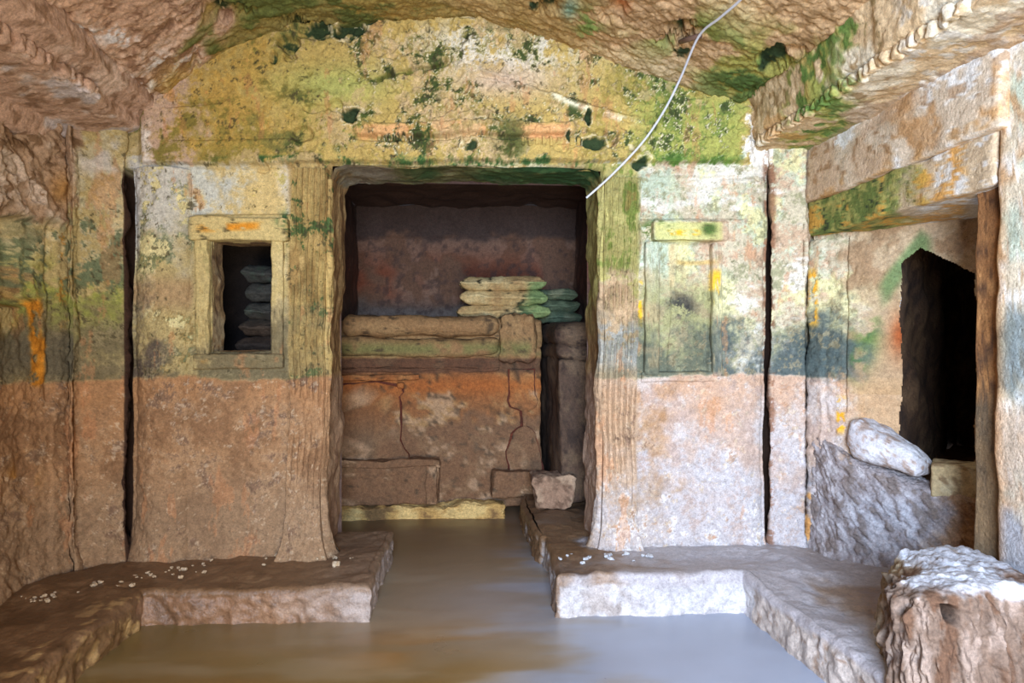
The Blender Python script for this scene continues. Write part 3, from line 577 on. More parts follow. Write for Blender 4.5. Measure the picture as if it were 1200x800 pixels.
# ------------------------------------------------------------------ ceiling
def build_ceiling():
    xs = np.linspace(-1.72, 1.72, 470); ys = np.concatenate([np.arange(-0.98, 1.9, 0.05), np.arange(1.9, 3.66, 0.0065)])
    X, Y = np.meshgrid(xs, ys, indexing='ij'); Z = ceil_z(X); P = np.stack([X, Y, Z], -1); u, v = proj(P)
    n1 = fbm2(X, Y, 1.6, 5, 101); n2 = fbm2(X, Y, 5, 5, 102); n3 = fbm2(X, Y, 16, 5, 103, .7); n4 = fbm2(X, Y, 45, 3, 104, .7)
    lf = 1-ss(240, 300, u+20*n2); rt = ss(690, 760, u+20*n2)
    chis = fbm2(X*0.6+Y, Y*2.2-X, 9, 4, 105)
    d = 0.008*n1+0.0045*n2+0.003*n3+0.002*n4 + 0.003*chis; d += 0.010*lf*np.abs(n2)*ss(-0.3, 0.6, n1)
    fade = 1-ss(3.5, 3.62, Y)*0.8; d = d*fade; d -= 0.03*ss(1.50, 1.53, np.abs(X-0.0)+0.01*n2+0.02*(X > 0)-0.03*(X < 0))
    for (cu, cv, ru, rv, dp) in [(341, 58, 13, 13, .08), (321, 72, 5, 7, .05), (265, 12, 30, 14, .05), (345, 28, 18, 9, .05), (365, 40, 28, 9, .06), (230, 70, 5, 16, .03), (205, 25, 8, 6, .03), (795, 40, 26, 14, .07), (640, 8, 14, 10, .05), (905, 70, 20, 16, .05), (880, 110, 10, 8, .03), (720, 15, 14, 14, .03), (975, 62, 16, 8, .03), (860, 125, 8, 5, .03), (935, 60, 14, 6, .03)]:
        d -= dp*(1-ss(0.4, 1.3, ((u-cu)/ru)**2+((v-cv)/rv)**2+0.35*n3))
    P2 = P.copy(); P2[..., 2] -= d
    p = Paint(u.shape, (190, 154, 112)); p.mix((210, 178, 134), ss(0, 1, n2)); p.mix((150, 116, 76), ss(0.4, 1.3, n3-0.3*n2)*0.8)
    p.mix((192, 156, 130), lf*0.85); p.mix((210, 178, 152), lf*ss(0.2, 1, n3)*0.7); p.mix((132, 98, 74), lf*ss(0.7, 1.3, -n3+0.3*n2)*0.8)
    for cu, cv, ru, rv in [(140, 42, 22, 10), (105, 42, 14, 7), (200, 70, 28, 14), (175, 95, 25, 10)]: p.mix((214, 208, 204), np.exp(-((u-cu)/ru)**2-((v-cv)/rv)**2)*1.4*ss(-0.2, 0.5, n3))
    gc = ss(235, 270, u+18*n2)*(1-ss(520, 640, u+30*n2)); p.mix((136, 124, 66), gc*0.9); p.mix((92, 100, 48), gc*ss(0.0, 1.3, n2+0.4*n3)*0.9); p.mix((168, 136, 70), gc*ss(0.5, 1.1, n1-n3*0.4)*0.7)
    p.mix((186, 152, 70), band(u, 190, 330, 25)*ss(70, 110, v+10*n2)*0.9)
    p.mix((162, 132, 72), band(u, 470, 690, 40)*0.6)
    gr = np.exp(-(((u-905)/95)**2+((v-85)/48)**2)**1.3)*1.3; p.mix((150, 142, 70), gr*ss(-1.0, 0.2, n2)); p.mix((74, 94, 42), gr*ss(0.2, 1.4, n2+0.5*n3)*0.95)
    gm = np.exp(-(((u-800)/48)**2+((v-42)/30)**2))*1.2; p.mix((104, 116, 44), gm*ss(-0.8, 0.4, n2)); p.mix((120, 150, 130), np.exp(-((u-668)/10)**2-((v-10)/12)**2)); p.mix((110, 128, 60), np.exp(-((u-690)/16)**2-((v-30)/20)**2)*ss(-0.5, 0.6, n3))
    p.mix((196, 116, 70), np.exp(-((u-728)/9)**2-((v-8)/8)**2)); p.mix((216, 204, 182), ss(1000, 1060, u+20*n2)*ss(-0.5, 0.6, n2+n3*0.4)*0.85); p.mix((204, 180, 140), np.exp(-((u-770)/40)**2-((v-85)/28)**2))
    for (cu, cv, ru, rv) in [(341, 57, 13, 12), (321, 72, 5, 7), (265, 10, 14, 9), (280, 3, 10, 6), (345, 28, 16, 8), (365, 40, 22, 8), (795, 40, 24, 12), (905, 68, 16, 12), (640, 8, 10, 8), (975, 60, 12, 6), (628, 8, 8, 7), (895, 78, 8, 8), (800, 60, 8, 6)]:
        p.mix((30, 48, 26), (1-ss(0.3, 1.2, ((u-cu)/ru)**2+((v-cv)/rv)**2+0.5*n3))*0.9)
    return sheet('ceiling', P2, p.c, M_CEIL, flip=True, kind='structure')
build_ceiling()

# ------------------------------------------------------------------ side cornices with dentils
def cornice(name, sx, prof, paint, seed):
    pts = np.array(prof); L = np.concatenate([[0], np.cumsum(np.linalg.norm(np.diff(pts, axis=0), axis=1))]); s = np.linspace(0, L[-1], 90)
    px = np.interp(s, L, pts[:, 0]); pz = np.interp(s, L, pts[:, 1]); ys = np.concatenate([np.arange(-0.95, 1.8, 0.05), np.arange(1.8, 3.68, 0.007)])
    A, Y = np.meshgrid(np.arange(len(s)), ys, indexing='ij'); P = np.stack([px[A]*sx, Y, pz[A]], -1)
    P = warp3(P, 0.004, 4, seed); P = warp3(P, 0.0025, 18, seed+5); return sheet(name, P, paint(P), M_ROUGH, flip=(sx > 0), kind='structure')
def paint_cl(P):
    n2 = fbm3(P, 5, 4, 31); n3 = fbm3(P, 20, 3, 32); p = Paint(P.shape[:-1], (194, 160, 136)); p.mix((210, 182, 160), ss(0, 1, n2)); p.mix((138, 106, 80), ss(0.5, 1.3, n3)*0.7); p.mix((200, 194, 196), ss(0.6, 1.2, n2)*(P[..., 2] < 2.36)*0.7); return p.c
def paint_cr(P):
    u, v = proj(P); n2 = fbm3(P, 5, 4, 33); n3 = fbm3(P, 20, 3, 34); p = Paint(P.shape[:-1], (206, 176, 134)); p.mix((218, 202, 172), ss(0, 1, n2)); p.mix((150, 118, 76), ss(0.6, 1.3, n3)*0.7)
    p.mix((146, 148, 66), (1-ss(985, 1020, u+15*n2))*ss(905, 925, u)*ss(-0.6, 0.5, n2+0.4*n3)*0.9); p.mix((88, 116, 52), (1-ss(985, 1030, u+15*n2))*ss(915, 940, u)*ss(0.4, 1, n3+0.4*n2)*0.9); p.mix((204, 150, 90), band(u, 890, 945, 8)*ss(0.2, 0.9, n2)*(v < 165)*0.7); p.mix((222, 218, 208), ss(1030, 1070, u)*ss(0, 0.8, n3)*0.7); p.mix((160, 128, 100), (P[..., 2] < 2.285)*0.5)
    return p.c
trim_1 = cornice('trim_1', -1, [(1.555, 2.62), (1.56, 2.452), (1.575, 2.44), (1.632, 2.405), (1.645, 2.392), (1.648, 2.345), (1.665, 2.335), (1.80, 2.305), (1.915, 2.285), (1.955, 2.20), (2.02, 2.18)], paint_cl, 3)
trim_2 = cornice('trim_2', 1, [(1.47, 2.62), (1.515, 2.50), (1.525, 2.43), (1.545, 2.36), (1.57, 2.345), (1.57, 2.30), (1.60, 2.295), (1.78, 2.285), (1.83, 2.27), (1.95, 2.27)], paint_cr, 7)
for i in range(14):
    Y = 2.30+i*0.064 + 0.008*math.sin(i*3); stone('dentil', (-1.642, Y, 2.368), (0.026, 0.02, 0.026), 0.011, paint_cl, M_ROUGH, trim_1, 4, 0.006, 12, i)
for i in range(33):
    Y = 2.05+i*0.046 + 0.006*math.sin(i*5); stone('dentil', (1.56, Y, 2.322), (0.022, 0.017, 0.024), 0.01, paint_cr, M_ROUGH, trim_2, 4, 0.005, 12, i)

# ------------------------------------------------------------------ floor: silt and shallow muddy water
def build_floor():
    xs = np.linspace(-2.1, 2.4, 300); ys = np.linspace(-1.2, 6.1, 420); X, Y = np.meshgrid(xs, ys, indexing='ij')
    n1 = fbm2(X, Y*1.6, 1.1, 4, 111); n2 = fbm2(X*0.7, Y*2.4, 2.6, 4, 112)
    Z = 0.002*n1; P = np.stack([X, Y, Z], -1)
    p = Paint(X.shape, (144, 124, 98)); p.mix((158, 106, 46), np.exp(-(((X+0.12)/0.36)**2+((Y-2.55)/0.45)**2))*1.1*ss(-1.6, 0.9, n2+n1)); p.mix((124, 104, 60), (1-ss(-1.2, -0.3, X+0.2*n1))*0.85); p.mix((128, 96, 46), (1-ss(2.4, 3.0, Y+0.1*n2))*(1-ss(-0.5, 0.25, X+0.12*n1))*0.85)
    p.mix((154, 160, 174), ss(0.05, 0.55, X+0.12*n2)*0.95); p.mix((166, 150, 128), ss(0.2, 1.6, n2)*0.3*(1-ss(0.0, 0.5, X))); p.mix((104, 80, 56), ss(3.5, 4.6, Y)*0.8); p.mix((150, 142, 140), np.exp(-((X-0.15)/0.4)**2-((Y-3.3)/0.35)**2)*0.7)  # right side bluish: cool daylight painted into the grey silt
    return sheet('floor', P, p.c, M_MUD, kind='structure')
build_floor()

# ------------------------------------------------------------------ low rock benches along the walls
def bench(name, edge, patches, label, paint, seed, top=0.165, lip=None):
    V = []; F = []; base = 0
    def add(P):
        nonlocal base
        n, m = P.shape[:2]; V.append(P.reshape(-1, 3)); F.append(grid_faces(n, m)+base); base += n*m
    R = 0.028
    E = np.array(edge, float)                                     # mitred inward offset of the edge line
    seglen = np.linalg.norm(np.diff(E, axis=0), axis=1); t = np.diff(E, axis=0)/seglen[:, None]; nrm = np.stack([-t[:, 1], t[:, 0]], -1)
    off = []
    for i in range(len(E)):
        if i == 0: o = nrm[0]
        elif i == len(E)-1: o = nrm[-1]
        else: b = nrm[i-1]+nrm[i]; o = b/(1+np.dot(nrm[i-1], nrm[i]))
        off.append(o)
    off = np.array(off); pts = []; ofs = []
    for i in range(len(E)-1):
        k = max(2, int(seglen[i]/0.011)); 
        for j in range(k): pts.append(E[i]+(E[i+1]-E[i])*j/k); ofs.append(off[i]+(off[i+1]-off[i])*j/k)
    pts.append(E[-1]); ofs.append(off[-1]); pts = np.array(pts); ofs = np.array(ofs)
    prof = [(R, top)] + [(R*(1-math.sin(a)), top-R*(1-math.cos(a))) for a in np.linspace(0.3, math.pi/2, 5)] + [(0, z) for z in np.linspace(top-R-0.01, -0.06, 20)]
    Pe = np.stack([np.concatenate([pts+ofs*o, np.full((len(pts), 1), z)], -1) for o, z in prof], 1); add(Pe)
    for (q00, q10, q11, q01, n, m) in patches:
        g, h = np.meshgrid(np.linspace(0, 1, n), np.linspace(0, 1, m), indexing='ij'); q = [np.array(x, float) for x in (q00, q10, q11, q01)]
        xyp = q[0]*((1-g)*(1-h))[..., None]+q[1]*(g*(1-h))[..., None]+q[2]*(g*h)[..., None]+q[3]*((1-g)*h)[..., None]
        add(np.concatenate([xyp, np.full((n, m, 1), top)], -1))
    V = np.concatenate(V).astype(np.float32); F = np.concatenate(F)
    if lip: V[:, 2] += lip(V)*ss(0, 0.1, V[:, 2])
    W = warp3(V, 0.006, 3.5, seed); W = warp3(W, 0.002, 12, seed+3); side = ss(0.02, 0.04, top-V[:, 2])[:, None]; W = W*(1-side)+warp3(warp3(W, 0.0035, 14, seed+5, 3), 0.0025, 34, seed+7, 3)*side
    o = link(name, mesh_np(name, W, F, paint(W, V, top)), M_DAMP); tag(o, label, 'bench'); return o
def paint_bench(right):
    def fn(W, V, top):
        n2 = fbm3(W, 4, 4, 41); n3 = fbm3(W, 18, 3, 42); face = ss(0.015, 0.04, top-V[:, 2]+0.0)
        p = Paint(W.shape[:-1], (122, 92, 64)); p.mix((104, 76, 50), ss(0, 1, n2)); p.mix((142, 112, 82), ss(0.7, 1.4, n3)*0.6)
        if right:
            p.mix((186, 184, 190), ss(0.55, 0.9, W[:, 0]+0.15*n2)*(1-ss(1.6, 1.8, W[:, 0])*0.3)*0.8); p.mix((150, 138, 136), (1-ss(3.3, 3.5, W[:, 1]))*0.3); p.mix((124, 94, 66), (1-face)*ss(1.5, 1.62, W[:, 0]+0.05*n2)*(1-ss(2.95, 3.1, W[:, 1]+0.06*n2))*0.8)  # lit top paled in colour; brown behind big block is mostly its painted shadow
            p.mix((182, 176, 174), face*(W[:, 1] > 2.95)*(W[:, 0] > 0.43)*(0.65+0.3*ss(-0.5, 0.6, n3))); p.mix((180, 164, 150), face*(W[:, 1] < 3.0)*0.9); p.mix((134, 108, 88), face*ss(0.3, 1.0, n3-0.3*n2)*(W[:, 1] < 3.0)*0.9); p.mix((206, 200, 196), face*ss(0.9, 1.5, n3)*0.6)
        else:
            p.mix((140, 104, 76), face*0.85); p.mix((164, 128, 98), face*ss(0.2, 1.3, n2+0.5*n3)*0.7); p.mix((106, 78, 56), face*ss(0.4, 1.4, n3-n2)*0.7); p.mix((164, 150, 142), face*ss(-0.85, -0.5, W[:, 0]+0.08*n2)*0.85); p.mix((120, 92, 58), face*(W[:, 1] < 3.08)*0.7); p.mix((190, 156, 104), ss(0.6, 1.2, n3)*(W[:, 1] < 3.1)*ss(-1.62, -1.5, W[:, 0])*0.8)
            p.mix((140, 118, 100), (1-face)*ss(-0.9, -0.5, W[:, 0])*0.6)
        p.mix((96, 70, 48), (1-face)*ss(3.7, 4.4, W[:, 1])*0.7)
        return p.c
    return fn
R = 0.028
# left bench: edge runs from the entrance to the corner, across to the passage, then back into the inner chamber (bench lies to the left of the line)
eL = [(-1.465, -0.85), (-1.455, 2.3), (-1.445, 3.14), (-0.43, 3.115), (-0.425, 4.0)]
bench('stone_bench', eL, [((-1.98, -0.85), (-1.465-R, -0.85), (-1.445-R, 3.14+R), (-2.0, 3.14+R), 56, 300), ((-2.0, 3.14+R), (-1.445-R, 3.14+R), (-1.445-R, 3.62), (-1.95, 3.62), 50, 50), ((-1.445-R, 3.14+R), (-0.43-R, 3.115+R), (-0.43-R, 3.9), (-1.445-R, 3.9), 100, 70), ((-0.92, 3.9), (-0.43-R, 3.9), (-0.425-R, 4.0), (-0.92, 4.0), 60, 10)],
      'low brown rock-cut bench below the left wall and left half of the back wall', paint_bench(False), 3)
# right bench: listed from the inner chamber outwards so that the bench again lies to the left of the line
eR = [(0.385, 4.86), (0.39, 4.2), (0.415, 3.86), (0.44, 3.84), (0.415, 3.105), (1.285, 3.085), (1.375, 2.14), (1.42, 1.5), (1.45, -0.85)]
bench('stone_bench', eR, [((0.385+R, 4.86), (0.415+R, 3.86), (0.94, 3.86), (0.94, 4.86), 100, 60), ((0.44+R, 3.87), (0.415+R, 3.105+R), (1.285+R, 3.085+R), (1.285+R, 3.87), 76, 90), ((1.285+R, 3.64), (1.285+R, 3.085+R), (2.2, 3.085+R), (1.8, 3.64), 70, 100), ((1.285+R, 3.085+R), (1.375+R, 2.14), (2.32, 2.14), (2.2, 3.085+R), 90, 100), ((1.375+R, 2.14), (1.42+R, 1.5), (2.0, 1.5), (2.32, 2.14), 60, 80), ((1.42+R, 1.5), (1.45+R, -0.85), (1.92, -0.85), (2.0, 1.5), 60, 20)],
      'low grey rock-cut bench below the right wall with a whitish front edge', paint_bench(True), 9, lip=lambda V: 0.03*np.exp(-np.abs(V[:, 1]-3.1)/0.2)*(V[:, 0] > 0.3))

# ------------------------------------------------------------------ inner burial chamber
IL, IR, IY, IZ = -0.93, 0.95, 5.95, 2.42
def paint_inner(P):
    u, v = proj(P); n1 = fbm3(P, 1.8, 4, 51); n2 = fbm3(P, 6, 4, 52); n3 = fbm3(P, 22, 3, 53)
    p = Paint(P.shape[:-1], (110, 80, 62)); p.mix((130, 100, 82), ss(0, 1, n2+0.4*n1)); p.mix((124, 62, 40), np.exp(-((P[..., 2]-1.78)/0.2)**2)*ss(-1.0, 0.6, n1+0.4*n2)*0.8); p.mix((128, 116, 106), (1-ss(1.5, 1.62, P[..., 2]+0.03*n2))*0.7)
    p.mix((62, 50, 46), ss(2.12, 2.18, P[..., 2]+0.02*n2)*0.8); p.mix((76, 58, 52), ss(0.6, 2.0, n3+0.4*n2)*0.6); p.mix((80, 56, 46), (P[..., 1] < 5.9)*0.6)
    return p.c
def inner_chamber():
    g = lambda a, b, k: np.linspace(a, b, k)
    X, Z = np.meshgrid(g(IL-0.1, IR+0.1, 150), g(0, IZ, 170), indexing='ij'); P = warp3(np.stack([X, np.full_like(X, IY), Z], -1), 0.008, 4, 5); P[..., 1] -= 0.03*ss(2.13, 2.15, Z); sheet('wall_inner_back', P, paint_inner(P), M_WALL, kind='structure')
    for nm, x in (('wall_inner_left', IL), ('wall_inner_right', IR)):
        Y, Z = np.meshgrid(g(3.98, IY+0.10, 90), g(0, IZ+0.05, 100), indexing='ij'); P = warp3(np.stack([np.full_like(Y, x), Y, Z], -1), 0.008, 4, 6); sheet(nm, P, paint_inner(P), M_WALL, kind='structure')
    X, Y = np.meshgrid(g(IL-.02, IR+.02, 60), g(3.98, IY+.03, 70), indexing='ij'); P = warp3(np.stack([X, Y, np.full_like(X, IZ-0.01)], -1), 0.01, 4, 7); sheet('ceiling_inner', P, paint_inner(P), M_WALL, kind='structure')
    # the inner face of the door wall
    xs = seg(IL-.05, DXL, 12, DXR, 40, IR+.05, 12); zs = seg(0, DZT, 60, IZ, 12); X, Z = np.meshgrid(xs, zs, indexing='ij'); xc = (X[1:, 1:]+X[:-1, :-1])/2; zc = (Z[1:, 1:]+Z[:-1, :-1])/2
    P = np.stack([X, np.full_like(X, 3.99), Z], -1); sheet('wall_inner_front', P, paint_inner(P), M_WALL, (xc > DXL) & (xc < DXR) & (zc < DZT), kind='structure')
inner_chamber()

# --- the carved couch at the back of the inner chamber
def paint_couch(P):
    n1 = fbm3(P, 2.5, 4, 61); n2 = fbm3(P, 8, 4, 62); n3 = fbm3(P, 26, 3, 63); Z = P[..., 2]
    p = Paint(P.shape[:-1], (146, 96, 58)); p.mix((164, 126, 82), ss(0, 1.1, n2)); p.mix((108, 74, 46), ss(0.3, 1.3, n3-0.3*n2)*0.7)
    p.mix((172, 96, 44), np.exp(-((Z-0.93)/0.09)**2)*0.8); p.mix((120, 90, 66), (1-ss(0.62, 0.72, Z+0.04*n2))*0.75); p.mix((186, 150, 116), ss(1.0, 1.6, n2+0.5*n3)*(Z < 0.9)*0.7)
    p.mix((158, 122, 80), ss(1.12, 1.16, Z)*0.8); p.mix((120, 118, 66), np.exp(-((Z-1.2)/0.05)**2)*ss(-0.6, 0.5, n1+n2*0.5)*0.8); p.mix((84, 58, 44), band(Z, 1.02, 1.13, 0.01)*0.7); p.mix((70, 54, 38), ss(1.5, 2.4, n3+0.4*n2)*0.7)
    return p.c
couch = bpy.data.objects.new('stone_couch', None); COL.objects.link(couch); couch.location = (-0.2, 5.4, 0.08)
tag(couch, 'carved stone burial couch with rolled mattress edge against the inner back wall', 'couch')
def kid(o, par):
    o.parent = par; o.matrix_parent_inverse.identity(); o.location = (-par.location[0], -par.location[1], -par.location[2]); return o
def cst(name, c, h, r, par=couch, paint=paint_couch, mat=M_SMOOTH, n=24, amp=0.006, f=4, seed=0, deform=None):
    return kid(stone(name, c, h, r, paint, mat, None, n, amp, f, seed, deform=deform), par)
cxr = 0.235
cst('couch_body', (-0.18, 5.5, 0.62), (0.74, 0.46, 0.60), 0.015, n=60, seed=1)
cst('mattress_roll', (-0.33, 5.05, 1.365), (0.575, 0.13, 0.077), 0.075, n=44, seed=2)
cst('mattress', (-0.18, 5.5, 1.31), (0.75, 0.44, 0.11), 0.03, n=30, seed=3)
cst('lower_roll', (-0.33, 5.06, 1.215), (0.575, 0.09, 0.066), 0.05, n=40, seed=4)
cst('rail', (-0.33, 5.07, 1.10), (0.575, 0.06, 0.045), 0.008, n=40, seed=5)
cst('rail_fillet', (-0.33, 5.055, 1.045), (0.575, 0.035, 0.014), 0.008, n=30, seed=6)
cst('bolster_end', (0.385, 5.04, 1.28), (0.125, 0.10, 0.16), 0.03, n=26, seed=7, amp=0.012)
# right leg: a turned-looking slab with two scroll notches
def slab(name, outline, y0, y1, par, seed, pf=None):
    O = np.array(outline, float); bm = bmesh.new(); vs = [bm.verts.new((x, y0, z)) for x, z in O]; f = bm.faces.new(vs)
    r = bmesh.ops.extrude_face_region(bm, geom=[f]); bmesh.ops.translate(bm, vec=(0, y1-y0, 0), verts=[e for e in r['geom'] if isinstance(e, bmesh.types.BMVert)])
    bmesh.ops.recalc_face_normals(bm, faces=bm.faces[:]); bmesh.ops.bevel(bm, geom=[e for e in bm.edges if abs(e.verts[0].co.y-e.verts[1].co.y) < 1e-6], offset=0.006, segments=2, affect='EDGES')
    bmesh.ops.triangulate(bm, faces=[f for f in bm.faces if len(f.verts) > 4])
    for _ in range(3): bmesh.ops.subdivide_edges(bm, edges=[e for e in bm.edges if e.calc_length() > 0.03], cuts=1)
    bmesh.ops.triangulate(bm, faces=[f for f in bm.faces if len(f.verts) > 4])
    me = bpy.data.meshes.new(name); bm.to_mesh(me); bm.free()
    V = np.array([v.co[:] for v in me.vertices], np.float32); W = warp3(V, 0.003, 6, seed); me.vertices.foreach_set('co', W.ravel().astype(np.float32)); me.update()
    a = me.color_attributes.new('Col', 'FLOAT_COLOR', 'POINT'); c = np.ones((len(V), 4), np.float32); c[:, :3] = to_lin((pf or paint_couch)(W)); a.data.foreach_set('color', c.ravel())
    o = link(name, me, M_SMOOTH); return kid(o, par)
def pxz(u, v, Y=4.98): p = at_y(u, v, Y); return (p[0], p[2])
left_side = [(598, 433), (598, 452), (598, 462), (596, 470), (599, 477), (607, 480), (611, 482), (612, 492), (612, 500), (606, 503), (601, 508), (600, 514), (597, 522), (594, 530), (595, 538), (598, 546), (598, 551)]
right_side = [(636, 551), (636, 546), (634, 538), (633, 530), (631, 522), (628, 514), (627, 508), (622, 503), (616, 500), (616, 492), (617, 482), (621, 480), (628, 477), (630, 470), (627, 462), (626, 452), (626, 433)]
def paint_border(P): return paint_rock((92, 44, 30), (110, 58, 38), (66, 36, 26), 4)(P)
slab('leg_border', [pxz(p[0]-2.2, p[1]) for p in left_side]+[pxz(p[0]+1.2, p[1]) for p in right_side], 5.06, 5.005, couch, 5, paint_border)
slab('leg', [pxz(*p) for p in left_side+right_side], 5.06, 4.975, couch, 3)
left_leg = [(398, 452), (440, 448), (458, 452), (470, 454), (471, 460), (466, 465), (468, 472), (469, 500), (468, 516), (472, 526), (478, 534), (478, 540), (398, 540)]
slab('leg_border', [pxz(p[0]+(1.6 if p[0] > 420 else 0), p[1]-(1.6 if p[1] < 456 else 0)) for p in left_leg], 5.07, 5.01, couch, 6, paint_border)
slab('leg', [pxz(*p) for p in left_leg], 5.07, 4.985, couch, 4)
cst('panel_moulding', (-0.63, 5.0, 0.985), (0.29, 0.03, 0.02), 0.01, n=16, seed=8)
cst('scroll', (-0.47, 4.995, 0.93), (0.03, 0.025, 0.025), 0.02, n=8, seed=9)
cst('leg_base', (0.345, 4.97, 0.225), (0.155, 0.09, 0.092), 0.012, seed=10, deform=lambda V: V*np.stack([1+0.12*np.clip(-V[:, 2]/0.09, 0, 1)*0.8-0.06, np.ones(len(V)), np.ones(len(V))], -1))
# curb in front
def paint_curb(P):
    n2 = fbm3(P, 8, 4, 71); p = Paint(P.shape[:-1], (190, 150, 88)); p.mix((214, 180, 116), ss(0, 1, n2)); p.mix((130, 98, 60), ss(0.6, 1.4, -n2)); return p.c
o = stone('stone_step', (-0.33, 4.93, 0.03), (0.61, 0.09, 0.055), 0.015, paint_curb, M_SMOOTH, None, 40, 0.009, 7, 11); tag(o, 'low pale yellowish stone step along the foot of the burial couch', 'step')
# footstool standing before the couch
fs = bpy.data.objects.new('footstool', None); COL.objects.link(fs); fs.location = (-0.55, 4.83, 0.08); tag(fs, 'long brown stone footstool before the left half of the burial couch', 'footstool')
cst('stool_body', (-0.56, 4.955, 0.24), (0.365, 0.072, 0.15), 0.012, fs, n=34, seed=21); cst('stool_top', (-0.56, 4.95, 0.385), (0.368, 0.085, 0.026), 0.012, fs, n=34, seed=22); cst('stool_foot', (-0.235, 4.875, 0.23), (0.042, 0.03, 0.14), 0.012, fs, n=12, seed=23)
# couch on the right side of the inner chamber
def paint_side(P): return paint_rock((84, 64, 50), (104, 82, 62), (58, 44, 36), 9)(P)
rc = bpy.data.objects.new('stone_couch', None); COL.objects.link(rc); rc.location = (0.75, 5.2, 0.16); tag(rc, 'dark side couch along the right inner wall, mostly behind the door jamb', 'couch')
cst('couch_body', (0.775, 5.2, 0.66), (0.16, 0.72, 0.48), 0.02, rc, paint_side, n=34, seed=31); cst('mattress_roll', (0.765, 5.2, 1.30), (0.175, 0.73, 0.085), 0.08, rc, paint_side, n=34, seed=32); cst('lower_roll', (0.77, 5.2, 1.18), (0.17, 0.72, 0.06), 0.05, rc, paint_side, n=30, seed=33)

# --- stone cushions
def cushion(name, c, a, b, h, label, group, seed, paint, pinch=0.10):
    n, m = 60, 26; V, F = cube_grid(26); p = V.copy()
    # rounded lozenge section at the ends, flat long faces
    ex = 1-np.clip((np.abs(p[:, 0])-(1-pinch*2.2))/(pinch*2.2), 0, 1)**1.6*0.5; ey = 1-np.clip((np.abs(p[:, 1])-0.55)/0.45, 0, 1)**2*0.75
    ez = p[:, 2]*np.minimum(ex, ey); sh = 1-0.07*np.abs(p[:, 2])**2
    W = np.stack([p[:, 0]*a*sh, p[:, 1]*b*sh, ez*h], -1)+np.array(c); W = warp3(W, 0.004, 6, seed); W = warp3(W, 0.003, 20, seed+3)
    o = link(name, mesh_np(name, (W-np.array(c)).astype(np.float32), F, paint(W)), M_SMOOTH); o.location = c
    return tag(o, label, 'cushion', group)
def paint_cush(P):
    n2 = fbm3(P, 7, 4, 81); n3 = fbm3(P, 24, 3, 82); p = Paint(P.shape[:-1], (196, 164, 110)); p.mix((212, 186, 132), ss(0, 1, n2)); p.mix((172, 136, 90), ss(0.5, 1.3, -n2)*0.7); p.mix((44, 42, 30), ss(1.35, 1.7, n3+0.4*n2)*0.9)
    p.mix((126, 150, 92), ss(0.40, 0.54, P[..., 0]+0.04*n2)*(P[..., 2] < 1.70)*0.85); p.mix((66, 70, 44), (np.abs((P[..., 2]-1.46)/0.105 % 1.0-0.0) < 0.0)*1.0); return p.c
def paint_cush_dark(P):
    n2 = fbm3(P, 7, 4, 83); p = Paint(P.shape[:-1], (104, 116, 88)); p.mix((134, 136, 104), ss(0, 1, n2)); return p.c
gC = 'stone cushions stacked on the burial couch'
cushion('stone_cushion', (0.29, 5.26, 1.475), 0.355, 0.15, 0.054, 'lowest of three pale carved stone cushions stacked on the burial couch', gC, 1, paint_cush, .14)
cushion('stone_cushion', (0.285, 5.26, 1.584), 0.33, 0.15, 0.054, 'middle pale stone cushion with a green right end, between two others on the burial couch', gC, 2, paint_cush, .08)
cushion('stone_cushion', (0.28, 5.26, 1.693), 0.325, 0.15, 0.054, 'topmost pale speckled cushion of the stone stack on the burial couch', gC, 3, paint_cush, .06)
gD = 'stone cushions on the side couch'
cushion('stone_cushion', (0.73, 5.55, 1.445), 0.20, 0.15, 0.045, 'lowest dark green stone cushion behind the right end of the pale stack', gD, 4, paint_cush_dark)
cushion('stone_cushion', (0.72, 5.55, 1.535), 0.19, 0.15, 0.045, 'middle dark green stone cushion behind the right end of the pale stack', gD, 5, paint_cush_dark)
cushion('stone_cushion', (0.71, 5.55, 1.625), 0.18, 0.15, 0.045, 'topmost dark green stone cushion behind the right end of the pale stack', gD, 6, paint_cush_dark)

# --- chamber behind the small window with another couch and cushions
def window_chamber():
    x0, x1, y0, y1, z0, z1 = -1.75, -0.95, 3.76, 4.75, 0.9, 2.05
    pts = [(x0, y0), (x0, y1), (x1, y1), (x1, y0)]
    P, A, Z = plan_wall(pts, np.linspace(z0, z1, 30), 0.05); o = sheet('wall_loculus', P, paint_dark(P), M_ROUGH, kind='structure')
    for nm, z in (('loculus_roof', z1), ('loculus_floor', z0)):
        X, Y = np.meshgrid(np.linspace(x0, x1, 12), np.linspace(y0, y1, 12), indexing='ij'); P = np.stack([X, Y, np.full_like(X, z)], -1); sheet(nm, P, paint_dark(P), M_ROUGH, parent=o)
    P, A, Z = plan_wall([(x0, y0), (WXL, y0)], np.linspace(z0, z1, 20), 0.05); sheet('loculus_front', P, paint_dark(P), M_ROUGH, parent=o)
window_chamber()
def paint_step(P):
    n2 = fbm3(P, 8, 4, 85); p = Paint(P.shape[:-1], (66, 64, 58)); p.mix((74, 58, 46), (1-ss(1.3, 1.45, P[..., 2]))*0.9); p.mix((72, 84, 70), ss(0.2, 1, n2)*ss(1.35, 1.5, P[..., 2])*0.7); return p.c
gW = 'carved stone courses behind the small window'
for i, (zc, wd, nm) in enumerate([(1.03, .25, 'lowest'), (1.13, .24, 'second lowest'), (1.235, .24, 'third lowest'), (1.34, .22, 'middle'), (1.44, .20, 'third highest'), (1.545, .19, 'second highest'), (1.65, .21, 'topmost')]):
    o = cushion('stone_cushion', (-0.965-(wd*0.5+0.055), 4.16, zc), wd*0.5+0.055, 0.16, 0.050, f'{nm} dim stone cushion of the stack inside the small window', gW, 30+i, paint_step, .02)

